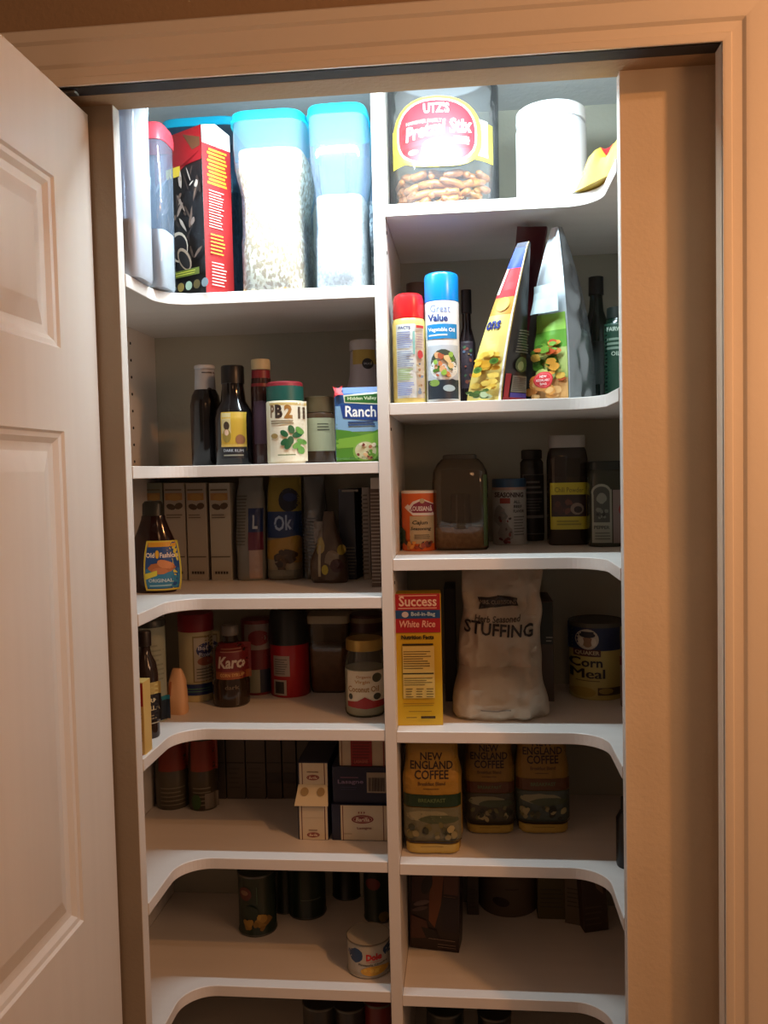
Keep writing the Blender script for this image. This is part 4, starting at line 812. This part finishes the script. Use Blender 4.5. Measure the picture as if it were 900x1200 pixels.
hi.add('carton', [(0, 1), (1, 1)], NAVY, n=40, main=True); p = hi.pr(); p.rect(351, 894, 384, 921, 'c4b8a0'); p.rect(354, 894, 355, 920, '5a2a2a'); p.rect(380, 894, 381, 920, '5a2a2a'); logo(p, 367, 911, 7.5, 3.2); p.lines(360, 903, 374, 906, 1, '6a4a3c'); p.rect(351, 921, 384, 941, 'b5a88c'); p.build(hi.r)
w2 = hi.w/2; fy = -hi.d/2
V = [(-w2*0.95, fy-0.0012, hi.h*0.45), (w2*0.93, fy-0.0012, hi.h*0.45), (w2*1.06, fy-0.022, hi.h*0.03), (-w2*1.10, fy-0.022, hi.h*0.03), (-w2*0.95, fy-0.0004, hi.h*0.45), (w2*0.93, fy-0.0004, hi.h*0.45), (w2*1.06, fy-0.0212, hi.h*0.03-0.0004), (-w2*1.10, fy-0.0212, hi.h*0.03-0.0004)]
fl_ = mesh_obj('flap', V, [(0, 1, 2, 3), (4, 7, 6, 5), (0, 4, 5, 1), (1, 5, 6, 2), (2, 6, 7, 3), (3, 7, 4, 0)], mat('d0c4a4', 0.5), hi.r)
for cx_ in (-0.5, 0.55):
    n = 12; P = [(w2*cx_+w2*0.26*math.cos(6.283*i/n), fy-0.0085+0.0045*math.sin(6.283*i/n)-0.0012, hi.h*0.30+0.0065*math.sin(6.283*i/n)*1.0+0.0012) for i in range(n)]; mesh_obj('printed_dot', P, [tuple(range(n))], mat('9a8458', 0.5), hi.r)
bl_ = Item('lasagne_box', 'white lasagne box with red oval logo and navy side, bottom of the large stack', 'box', 'L5', 388, 456, 943, 985, depth=0.19)
bl_.add('carton', [(0, 1), (1, 1)], NAVY, n=40, main=True); p = bl_.pr(); p.rect(399.5, 943.5, 456, 985, 'c4b8a0'); p.rect(401.5, 944, 402.5, 985, '6a3a30'); p.rect(449, 944, 450, 985, '6a3a30'); logo(p, 425, 960, 13, 5); p.text('\u2022 \u2022 \u2022', 424, 952, 8, 2.5, '7a2c2c', 0.03); p.text('Lasagne', 427, 970.5, 17, 3.5, '7a4038', 0.02); p.lines(403, 975, 413, 978, 1, '9a8870'); p.build(bl_.r); z1 = bl_.zs+bl_.h
bm_ = Item('lasagne_box', 'navy lasagne box showing its barcode, middle of the large stack', 'box', 'L5', 389, 457, 899, 943, Y=bl_.Yf+0.006, depth=0.19, zb=z1+0.0006)
bm_.add('carton', [(0, 1), (1, 1)], NAVY, n=40, main=True); p = bm_.pr(); p.lines(399, 909, 420, 913, 1, '6a4a60', 0); p.text('Lasagne', 411, 916.5, 30, 6, '7a6a88', 0.02); p.lines(399, 921, 420, 926, 2, '3a3c58'); p.rect(430, 905, 453, 929, '8f8474')
for i in range(14): p.rect(432+i*1.4, 911, 432.5+i*1.4+random.uniform(0, 0.5), 927, '2c2420')
p.build(bm_.r); z1 = bm_.zs+bm_.h
bt_ = Item('lasagne_box', 'white lasagne box with red middle panel, top of the large stack', 'box', 'L5', 397, 458, 866, 899, Y=bm_.Yf+0.006, depth=0.19, zb=z1+0.0006)
bt_.add('carton', [(0, 1), (1, 1)], mat('b8a890', 0.5), n=40, main=True); p = bt_.pr(); p.rect(400, 866, 401, 898, '7a5040'); p.rect(411, 867, 436, 899, '8a1c1e'); p.lines(413, 869, 434, 896, 8, '5a1214', 0.1); p.text('LASAGNE', 423, 892, 16, 4, 'b05a4a', 0.02); p.rect(449, 867, 450.5, 899, '7a3030'); p.build(bt_.r)

# ================================================================ SIXTH LEFT SHELF: cans
def can(label, sh, px0, px1, pt, pb, col, lidcol='6a6c68', name='food_can', group=None, zb=None, Y=None):
    t = Item(name, label, 'can', sh, px0, px1, pt, pb, group=group, zb=zb, Y=Y)
    prof = [(0, 0.96), (0.02, 1.0), (0.04, 1.0), (0.055, 0.97)]+[(0.94, 0.97), (0.955, 1.0), (0.985, 1.0), (1.0, 0.97)]
    t.add('body', prof, mat(col, 0.3), main=True)
    t.add('rim', [(0.965, 1.008), (0.992, 1.008), (0.996, 0.97), (0.985, 0.93)], mat(lidcol, 0.3, 0.9)); t.add('base_rim', [(0.002, 0.985), (0.025, 1.008), (0.035, 1.0)], mat(lidcol, 0.3, 0.9), cap=False)
    return t
c1 = can('green vegetable can with yellow picture at the front of the dim can shelf', 'L6', 280, 324, 1028, 1099, '1d2e20')
p = c1.pr(); p.ell(287, 1049, 8, 8, '5c2a20', 14); p.ell(286, 1048, 5, 3, '8a6a50', 10); p.blobs(282, 1070, 319, 1093, 12, ['8a6a2c', '9a7834', '7a5c24', 'a8883c'], (3, 6)); p.ell(293, 1070, 10, 8, '1a2c1c', 12); p.rect(301, 1040, 301.6, 1060, '4a6a50'); p.build(c1.r)
c2 = can('plain dark green can just right of the yellow pictured can', 'L6', 338, 382, 1012, 1079, '1b2a1e'); p = c2.pr(); p.rect(352, 1030, 352.6, 1060, '3f5a44'); p.lines(352, 1054, 376, 1058, 1, '6a7468', 0.2); p.build(c2.r)
can('dark green can standing behind between the two front cans', 'L6', 321, 346, 1018, 1072, '1f2a20')
can('dim can in the back row left of the one with a red spot', 'L6', 389, 424, 1000, 1056, '20261f')
c5 = can('dark can with a dull red spot behind the pineapple can', 'L6', 426, 462, 1018, 1083, '1c2a1e'); p = c5.pr(); p.ell(437, 1037, 9, 7, '6a2c28', 14); p.ell(449, 1075, 6, 6, '6a5c24', 10); p.build(c5.r)
pc = can('short pineapple can with blue, white and yellow label by the divider', 'L6', 407, 458, 1108, 1148, 'a8a498', '8a867c')
pc.add('dark_top', [(0.972, 0.95), (0.988, 0.95)], mat('201c18', 0.3, 0.3))  # lid disc coloured dark, standing in for the shade on the can top
p = pc.pr(); p.rect(408, 1110, 457, 1142, 'b0aca0'); p.ell(416, 1121, 9, 8, '1f3f68', 12, 0, 0.15); p.ell(453, 1119, 5, 6, '1f3f68', 12, 0, 0.15); p.text('Dole', 438, 1123, 18, 8, 'b8242a', 0.06); p.rect(429, 1128, 447, 1129, 'b8242a'); p.text('Pineapple Chunks', 436, 1132, 32, 3.2, '3a3a3a', 0.02, 0, 0, -0.6); p.ell(438, 1139, 16, 5.5, 'c8982c', 14); p.blobs(424, 1133, 452, 1145, 8, ['d8b040', 'c09028'], (2, 3.5)); p.build(pc.r)
# lowest shelf, only the tops peep into view
can('dark can on the lowest left shelf, its top just in view', 'L7', 356, 398, 1184, 1262, '1c1e1c'); can('dark wide can on the lowest left shelf beside a red one', 'L7', 392, 430, 1186, 1264, '22201e'); can('dull red can on the lowest left shelf against the divider', 'L7', 427, 462, 1180, 1262, '6a1c1c')

# ================================================================ THIRD RIGHT SHELF
os_ = Item('seasoning_shaker', 'orange seasoning shaker with white rim, leftmost in its row', 'shaker', 'R3', 471, 512, 575, 646)
os_.add('body', [(0, 0.98), (0.01, 1), (0.965, 1)], mat('c85a20', 0.35), main=True); os_.add('rim', [(0.955, 1.01), (0.99, 1.01), (1.0, 0.97)], mat('d8cfc4', 0.4))
p = os_.pr(); p.rect(480, 605, 508, 637, 'a89470'); p.poly([(476, 597), (484, 588), (495, 584), (508, 590), (508, 604), (484, 604)], 'd0c8c0'); p.poly([(480, 598), (485, 591), (495, 586), (508, 591), (508, 601), (484, 601)], '7a1c38'); p.ell(495, 587, 3, 3, 'a89a78', 10); p.poly([(474, 595), (478, 591), (482, 595), (478, 599)], 'd8d0c8'); p.text('LOUISIANA', 494, 596, 25, 5.5, 'd8d0d0', 0.02); p.text('Cajun', 492, 613, 18, 6, '3a3428', 0.02, 0.2); p.text('Seasoning', 493, 620, 24, 5, '3a3428', 0.02, 0.2); p.lines(485, 626, 504, 632, 3, '6a5e48', 0.1)
p.ell(466, 629, 9, 11, '1c3c28', 12, 0, 0.1); p.blobs(472, 633, 507, 645, 16, ['c8843a', '8a3a24', '2c1c18', 'd8a868', '6a2a1c', 'a8703c'], (1.8, 4)); p.build(os_.r)
rl = Item('jar', 'jar with dark red lid behind the orange seasoning shaker', 'jar', 'R3', 471, 507, 546, 632)
rl.add('body', [(0, 0.95), (0.02, 1), (0.74, 1), (0.78, 0.94)], mat('2a2424', 0.25), main=True); rl.add('lid', [(0.78, 0.98), (0.98, 0.98), (1, 0.94)], mat('5c1020', 0.4))
jg = Item('storage_jug', 'clear plastic jug with a little brown sugar at the bottom', 'jug', 'R3', 506, 573, 532, 645, depth=0.075)
jg.add('body', [(0, 0.93), (0.02, 0.98), (0.70, 1.0), (0.82, 0.96), (0.90, 0.82), (0.95, 0.66)], OLDCL, n=5, main=True); jg.add('lid', [(0.945, 0.62), (0.99, 0.60), (1, 0.55)], mat('3c3a34', 0.5), n=4)
jg.add('grip', [(0.22, 0.40, 1.02), (0.58, 0.34, 1.02)], OLDCL, n=3, asp=jg.d/jg.w)
o = jg.shape([(0.015, 0.86), (0.03, 0.93), (0.21, 0.94), (0.24, 0.93)], 5, wr=0.001).mesh('brown_sugar', noisy('brown_sugar2', 'a07a50', 'c09a6c', (120, 120, 120), 0.8, 0.5, 200), None); o.location = jg.r.location; tag(o, 'pale brown sugar lying in the bottom of the clear plastic jug', 'sugar', kind='stuff')
p = jg.pr(); p.rect(566.5, 556, 571, 640, '4a5a30'); p.build(jg.r)
ck = Item('seasoning_jar', 'white seasoning jar with blue lid and red print', 'jar', 'R3', 577, 617, 561, 639)
ck.add('body', [(0, 0.97), (0.02, 1), (0.82, 1), (0.86, 0.96)], mat('a8a49c', 0.4), main=True); ck.add('lid', [(0.86, 1.0), (0.98, 1.0), (1.0, 0.96)], mat('2c4a66', 0.4)); ck.add('collar', [(0.83, 1.01), (0.87, 1.01)], mat('a88a7c', 0.4))
p = ck.pr(); p.text('SEASONING', 597, 580, 34, 6, '3a2826', 0.04); p.rect(586, 584, 598, 590, '8a3428'); p.ell(587, 605, 7, 12, '7c7872', 14, 0, 0.2); p.ell(592, 625, 9, 12, '888078', 14, 0, 0.2); p.blobs(580, 595, 600, 636, 12, ['5c4a44', '3c3230', '7a3028', '8c8078'], (1.2, 3)); p.text('ALL', 606, 588, 8, 3.5, '3a3634', 0.03); p.text('BEEF', 607, 593.5, 10, 3.5, '3a3634', 0.03); p.text('FLAVOR', 608, 599, 13, 3.5, '3a3634', 0.03); p.lines(602, 604, 615, 628, 7, '6a6662'); p.blobs(579, 628, 598, 638, 6, ['7a2420', '5c1c1c'], (1.8, 3)); p.build(ck.r)
dk = Item('spice_tin', 'dark glass jar with black and white label behind the white seasoning jar', 'jar', 'R3', 603, 642, 527, 634)
dk.add('body', [(0, 0.96), (0.02, 1), (0.86, 1), (0.9, 0.9)], mat('2f2d2a', 0.2), main=True); dk.add('lid', [(0.90, 0.95), (0.99, 0.95), (1, 0.9)], mat('26241f', 0.4))
p = dk.pr(); p.rect(613, 556, 639, 626, '6a6864'); p.rect(614, 557, 638, 625, '1f1e1d'); p.lines(616, 562, 636, 580, 3, '7a7874', 0.2); p.lines(616, 583, 636, 600, 5, '5c5a58'); p.rect(615, 604, 637, 607, '7c7a76'); p.build(dk.r)
yl = Item('spice_jar', 'tall spice jar with white lid and yellow label', 'jar', 'R3', 643, 691, 510, 639, depth=0.062)
yl.add('body', [(0, 0.96), (0.02, 1), (0.78, 0.99), (0.86, 0.92), (0.89, 0.84)], clear('smoke_clear', '6f6a62', 0.35, '4a4038'), n=4.5, main=True); yl.add('lid', [(0.89, 0.90), (0.99, 0.90), (1, 0.87)], mat('a09c96', 0.45), n=3)
o = yl.shape([(0.01, 0.9), (0.03, 0.95), (0.60, 0.95), (0.62, 0.9)], 4.5).mesh('ground_spice', mat('5a4638', 0.8), None); o.location = yl.r.location; tag(o, 'brown ground spice inside the white lidded jar', 'spice', kind='stuff')
p = yl.pr(); p.rect(645, 566, 689, 620, 'b8ac2c'); p.text('Chili Powder', 667, 574, 34, 6, '7a7020', 0.02); p.rect(646, 580, 687, 605, '2c1c18'); p.blobs(647, 582, 672, 604, 10, ['4a2a20', '5c3426', '3c201a'], (2, 5)); p.ell(676, 596, 8, 7, '7c6a5c', 14); p.ell(677, 597, 5, 4, '2a1c18', 12); p.lines(652, 609, 682, 616, 2, '8a8424'); p.build(yl.r)
mc = Item('spice_jar', 'spice jar with pale arched label at the right end of its row', 'jar', 'R3', 691, 740, 540, 641, depth=0.06)
mc.add('body', [(0, 0.96), (0.02, 1), (0.84, 0.99), (0.90, 0.9)], mat('33362c', 0.2), n=4, main=True); mc.add('lid', [(0.90, 0.95), (0.99, 0.95), (1, 0.9)], mat('1e2420', 0.4), n=4)
p = mc.pr(); p.rect(694, 574, 717, 636, '8a8c7c'); p.ell(705, 577, 11.5, 10, '8a8c7c', 20); p.ell(705, 578, 9.5, 8, '3a3c34', 20); p.rect(696, 578, 714.5, 612, '3a3c34'); p.ell(705, 584, 6, 6, '7a7c70', 14, 0, 0.1); p.blobs(697, 588, 714, 612, 10, ['6a6c60', '1c1e1a', '8a8c80'], (1.5, 3)); p.text('PEPPER', 705, 618, 18, 4, '3a3c34', 0.02); p.lines(697, 623, 715, 633, 3, '5c5e52'); p.rect(718, 574, 733, 636, '7a6a64'); p.ell(728, 597, 3.5, 6, '8a2c28', 10); p.build(mc.r)
rd = Item('jar', 'very dim dark red lidded jar behind the gap right of the plastic jug', 'jar', 'R3', 567, 602, 530, 634); rd.add('body', [(0, 0.95), (0.02, 1), (0.80, 1)], mat('2c2422', 0.3), main=True); rd.add('lid', [(0.8, 1.02), (0.98, 1.02), (1, 0.96)], mat('481a1c', 0.4)); p = rd.pr(); p.rect(569, 545, 600, 575, '4a1c1c'); p.build(rd.r)

# ================================================================ FOURTH RIGHT SHELF
ri = Item('rice_box', 'yellow and red boxed rice standing against the divider', 'box', 'R4', 463, 517, 696, 850, depth=0.045, rz=0.06)
ri.add('carton', [(0, 1), (1, 1)], mat('c8a41c', 0.45), n=50, main=True)
p = ri.pr(); p.rect(463.5, 696, 516, 739, 'a81c28'); p.text('Success', 490, 704.5, 44, 12, 'e8c8b8', 0.02); p.rect(468, 697.5, 512, 698.3, 'e0a898'); p.rect(467, 712.2, 512, 713, 'e0a898'); p.rect(463.5, 715, 516, 724.5, '1c4a84'); p.ell(475, 720, 4, 3.5, 'c8c0c8', 12); p.text('Boil-in-Bag', 496, 720, 28, 6, 'b8d0e0', 0.02); p.text('White Rice', 489, 731, 42, 8, 'e8b0a0', 0.02, 0.15); p.rect(463.5, 738, 516, 741, 'a81c28')
p.text('Nutrition Facts', 489, 746.5, 38, 5, '2a2210', 0.04); p.rect(471, 754, 507, 756, '2a2210'); p.rect(471, 757, 508, 818, 'd0b868'); p.lines(472, 762, 506, 784, 8, '6a5a2c', 0.4); p.rect(471, 788, 507, 789.5, '2a2210'); p.lines(472, 793, 506, 803, 4, '6a5a2c', 0.3)
for x_ in (474, 486, 498): p.lines(x_, 805, x_+9, 817, 4, '6a5a2c', 0.3)
p.lines(471, 822, 508, 827, 2, '8a7018', 0.1); p.lines(477, 831, 506, 834, 1, '8a7018'); p.rect(491, 838, 508, 841, '3a2c10'); p.lines(474, 838, 487, 841, 1, '6a5418'); p.build(ri.r, 'front_print')
S_ = ri.h; q = Print(lambda u, v: (u, v), lambda u, v, o: (ri.w/2+o, u, v), 1.0); q.rect(-ri.d/2*0.96, S_*0.72, ri.d/2*0.96, S_*0.995, '8a1820'); q.poly([(-ri.d/2*0.96, S_*0.30), (ri.d/2*0.96, S_*0.34), (ri.d/2*0.96, S_*0.73), (-ri.d/2*0.96, S_*0.73)], 'a01c22'); q.build(ri.r, 'side_print')
st = soft_bag('stuffing_bag', 'large crumpled white paper bag of herb stuffing', 'R4', 524, 646, 674, 846, 0.10, noisy('white_kraft_paper', 'aea28f', 'b8ad9a', (14, 14, 14), 0.6, 0.35, 50), 31, wr=0.016, n=2.6, lean=0.012, rows=0.005, seg=110,
    prof=[(0, 0.88, 0.80, 0), (0.03, 0.93, 0.98, 0), (0.12, 0.92, 1.05, 0), (0.22, 0.87, 1.0, 0), (0.29, 0.84, 0.84, 0.006), (0.34, 0.83, 0.60, 0.018), (0.50, 0.82, 0.52, 0.024), (0.70, 0.80, 0.46, 0.028), (0.84, 0.80, 0.36, 0.030), (0.95, 0.79, 0.18, 0.030), (1.0, 0.80, 0.06, 0.030)])
p = st.pr(base=0.0018, cell=0.0045, step=0.0003); p.poly([(561, 706), (573, 706), (585, 704), (585, 703), (610, 708), (609, 712), (611, 717), (598, 717), (588, 718), (576, 718), (562, 720), (564, 713)], '2e2824'); p.text('MRS. CUBBISONS', 586, 712, 44, 5, '8a7c6c', 0.02, 0, 0.03); p.text('Herb Seasoned', 585, 732, 56, 8, '4a4038', 0.02, 0.2, 0.0, -2); p.text('STUFFING', 586, 745, 84, 16, '1f1a18', 0.02, 0, 0.07, -3); p.lines(562, 829, 600, 834, 1, '7a7064', 0.1); p.build(st.r)
g = Item('box', 'dark box in the gap between the rice box and the stuffing bag', 'box', 'R4', 521, 534, 690, 822, depth=0.10); g.add('carton', [(0, 1), (1, 1)], mat('221e1c', 0.5), n=40, main=True)
g = Item('box', 'brown and dark green box just right of the stuffing bag', 'box', 'R4', 628, 649, 705, 822, depth=0.12); g.add('carton', [(0, 1), (1, 1)], mat('4a3a2c', 0.5), n=40, main=True); p = g.pr(); p.rect(629, 706, 648, 755, '1c241e'); p.lines(640, 745, 648, 753, 2, '8a8478'); p.build(g.r)
cm = Item('cornmeal_canister', 'round cornmeal canister with navy band and yellow label', 'canister', 'R4', 667, 731, 730, 821)
cm.add('body', [(0, 0.98), (0.01, 1), (0.94, 1)], mat('b8a860', 0.45), main=True, seg=56); cm.add('lid', [(0.93, 1.02), (0.985, 1.02), (0.99, 0.97), (0.98, 0.93)], mat('4a4840', 0.4), seg=56)
p = cm.pr(); p.rect(669, 732, 729, 763, '18264a'); p.ell(689, 750, 13, 12, 'b8b0a0', 20); p.ell(689, 753, 6, 6.5, '8a6a50', 14); p.ell(689, 745, 9, 3.2, '1c2030', 14); p.rect(682, 741, 696, 745, '1c2030'); p.ell(682, 753, 3, 5, 'd0c8b8', 10); p.ell(696, 753, 3, 5, 'd0c8b8', 10); p.rect(674, 762, 704, 770, '4a2018'); p.text('QUAKER', 689, 766, 27, 5.5, 'b8a888', 0.03); p.text('Corn', 688, 777, 36, 11, '231c14', 0.025); p.text('Meal', 690, 790, 38, 11, '231c14', 0.03); p.lines(676, 797, 704, 800, 1, '6a5c30', 0.1); p.ell(684, 812, 14, 6, 'a89040', 14); p.rect(700, 806, 728, 815, '4c3c20'); p.ell(710, 810, 9, 3.5, '9a8440', 10); p.build(cm.r)
g = Item('jar', 'sliver of a pinkish jar at the right edge beside the cornmeal', 'jar', 'R4', 727, 760, 768, 832); g.add('body', [(0, 0.96), (0.02, 1), (0.84, 1), (0.9, 0.9)], mat('8a7468', 0.4), main=True); g.add('lid', [(0.9, 0.95), (0.99, 0.95), (1, 0.9)], mat('3a2c28', 0.4)); p = g.pr(); p.rect(729, 772, 758, 782, '6a2a28'); p.build(g.r)

# ================================================================ FIFTH RIGHT SHELF: coffee
def coffee(px0, px1, pt, pb, label, near, band, img):
    g = soft_bag('coffee_bag', label, 'R5', px0, px1, pt, pb, 0.075, mat('927632' if near else '80682e', 0.35), px0, group='coffee bags on the right shelf', wr=0.003, n=4.0, prof=[(0, 0.88, 0.84), (0.02, 0.92, 0.94), (0.10, 0.93, 0.96), (0.14, 1, 1), (0.62, 1, 0.95), (0.76, 0.88, 0.80), (0.90, 0.86, 0.70), (1.0, 0.86, 0.40)])
    k = (px1-px0)/70; cx = (px0+px1)/2; X = lambda d_: cx+d_*k; Yp = lambda d_: pb+d_*k
    p = g.pr(base=0.0014, cell=0.0055, step=0.00022)
    p.rect(X(-31), Yp(-134), X(31), Yp(-68), 'a07c2e' if near else '8e6c2a'); p.text('NEW', X(0), Yp(-112), 26*k, 9*k, '2c1c12', 0.02); p.text('ENGLAND', X(0), Yp(-102), 50*k, 9.5*k, '2c1c12', 0.02); p.text('COFFEE', X(0), Yp(-91.5), 40*k, 10*k, '2c1c12', 0.02); p.text('Breakfast Blend', X(0), Yp(-81.5), 32*k, 4*k, '5a4020', 0.02); p.lines(X(-10), Yp(-77), X(10), Yp(-74), 1, '5a4020')
    p.rect(X(-34), Yp(-69), X(34), Yp(-54), band); p.text('BREAKFAST', X(0), Yp(-62), 32*k, 4.5*k, '5c7048', 0.02)
    p.rect(X(-34), Yp(-54), X(34), Yp(-14), img); p.ell(X(-5), Yp(-44), 26*k, 6*k, '8a8668', 16, 0, 0.1); p.ell(X(8), Yp(-40), 24*k, 5*k, '4a5238', 16, 0, 0.1); p.blobs(X(-32), Yp(-38), X(32), Yp(-16), 20, ['3a3c28', '8a8058', '2c2a1c', '6a643c', '4c4a30', 'a09468'], (2.5*k, 5*k)); p.rect(X(-34), Yp(-16), X(34), Yp(-13), '231c14')
    p.rect(X(-31), Yp(-13), X(31), Yp(-1), 'b89c48'); p.lines(X(-14), Yp(-11), X(14), Yp(-8), 1, '6a5824', 0.1)
    p.build(g.r)
coffee(471, 541, 862, 1000, 'coffee bag with dark green band, front left by the divider', True, '1c3420', '6c6a52')
coffee(543, 604, 856, 976, 'middle one of the three coffee bags, brown band', False, '5c3418', '4a4434')
coffee(604, 669, 856, 976, 'right hand coffee bag, brown band and bluish picture', False, '5a3618', '465048')
g = Item('bottle', 'black bottle mostly hidden behind the frame at the right of the coffee', 'bottle', 'R5', 722, 750, 940, 1020); g.add('body', [(0, 0.95), (0.03, 1), (0.7, 1), (0.8, 0.7)], mat('0f0d0c', 0.35), main=True); g.add('cap', [(0.8, 0.6), (1.0, 0.58)], mat('161412', 0.4))

# ================================================================ SIXTH RIGHT SHELF
bb = Item('brownie_box', 'dark brown cake mix box tilted to the left at the front', 'box', 'R6', 480, 539, 1022, 1114, depth=0.05, rz=-0.12, tilt=(0, 0.035))
bb.add('carton', [(0, 1), (1, 1)], mat('241511', 0.35), n=50, main=True)
p = bb.pr(); p.rect(482, 1023, 503, 1060, '3c2420'); p.poly([(507, 1023), (520, 1023), (517, 1060), (510, 1088), (503, 1080), (503, 1050)], '6a3c1e'); p.rect(520, 1023, 537, 1048, '4c2c20'); p.rect(519, 1051, 536, 1092, '20141a'); p.ell(500, 1038, 6, 12, '181010', 14, 0.3); p.ell(494, 1060, 10, 3, '5c4c4c', 12, -0.3); p.ell(492, 1067, 10, 2.5, '4c3c3c', 12, -0.3); p.poly([(482, 1075), (500, 1080), (505, 1100), (482, 1102)], '4c2c22'); p.poly([(494, 1088), (512, 1090), (516, 1102), (500, 1100)], '180d0b'); p.lines(503, 1099, 535, 1103, 1, '9a8478', 0.1); p.lines(514, 1105, 536, 1111, 2, '9a8478', 0.1); p.lines(520, 1049, 534, 1051, 1, '8a6a50', 0); p.build(bb.r); bb.r.location.z += 0.0016
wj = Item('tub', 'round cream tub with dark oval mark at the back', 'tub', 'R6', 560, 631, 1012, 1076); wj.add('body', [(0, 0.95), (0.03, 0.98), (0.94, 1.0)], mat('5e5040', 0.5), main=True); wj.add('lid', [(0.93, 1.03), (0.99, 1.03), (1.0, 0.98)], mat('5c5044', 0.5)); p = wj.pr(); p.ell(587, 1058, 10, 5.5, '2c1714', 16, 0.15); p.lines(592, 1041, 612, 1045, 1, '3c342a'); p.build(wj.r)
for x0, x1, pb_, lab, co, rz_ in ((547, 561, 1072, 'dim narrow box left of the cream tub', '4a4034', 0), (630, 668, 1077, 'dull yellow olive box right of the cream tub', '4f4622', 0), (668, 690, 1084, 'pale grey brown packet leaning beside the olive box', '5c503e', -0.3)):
    g = Item('box', lab, 'box', 'R6', x0, x1, 1020, pb_, depth=0.07, rz=rz_); g.add('carton', [(0, 1), (1, 1)], mat(co, 0.5), n=40, main=True); p = g.pr(); p.lines(x0+3, 1040, x1-3, 1065, 5, '3c3424', 0.3); p.build(g.r)
g = Item('box', 'dark slim box tilted at the right end behind the shelf curve', 'box', 'R6', 682, 712, 1022, 1092, depth=0.035, rz=0.2, tilt=(0, -0.06)); g.add('carton', [(0, 1), (1, 1)], mat('3a2a1e', 0.5), n=40, main=True); p = g.pr(); p.poly([(695, 1024), (706, 1028), (708, 1050), (700, 1042)], '6a5444'); p.lines(684, 1060, 705, 1086, 4, '4c3c2c', 0.2); p.build(g.r); g.r.location.z += 0.0012
# lowest right shelf
can('dark can on the lowest right shelf near the divider, barely in view', 'R7', 500, 545, 1192, 1270, '1c2420'); can('dark can on the lowest right shelf further right, barely in view', 'R7', 560, 600, 1196, 1272, '1a1c1c')
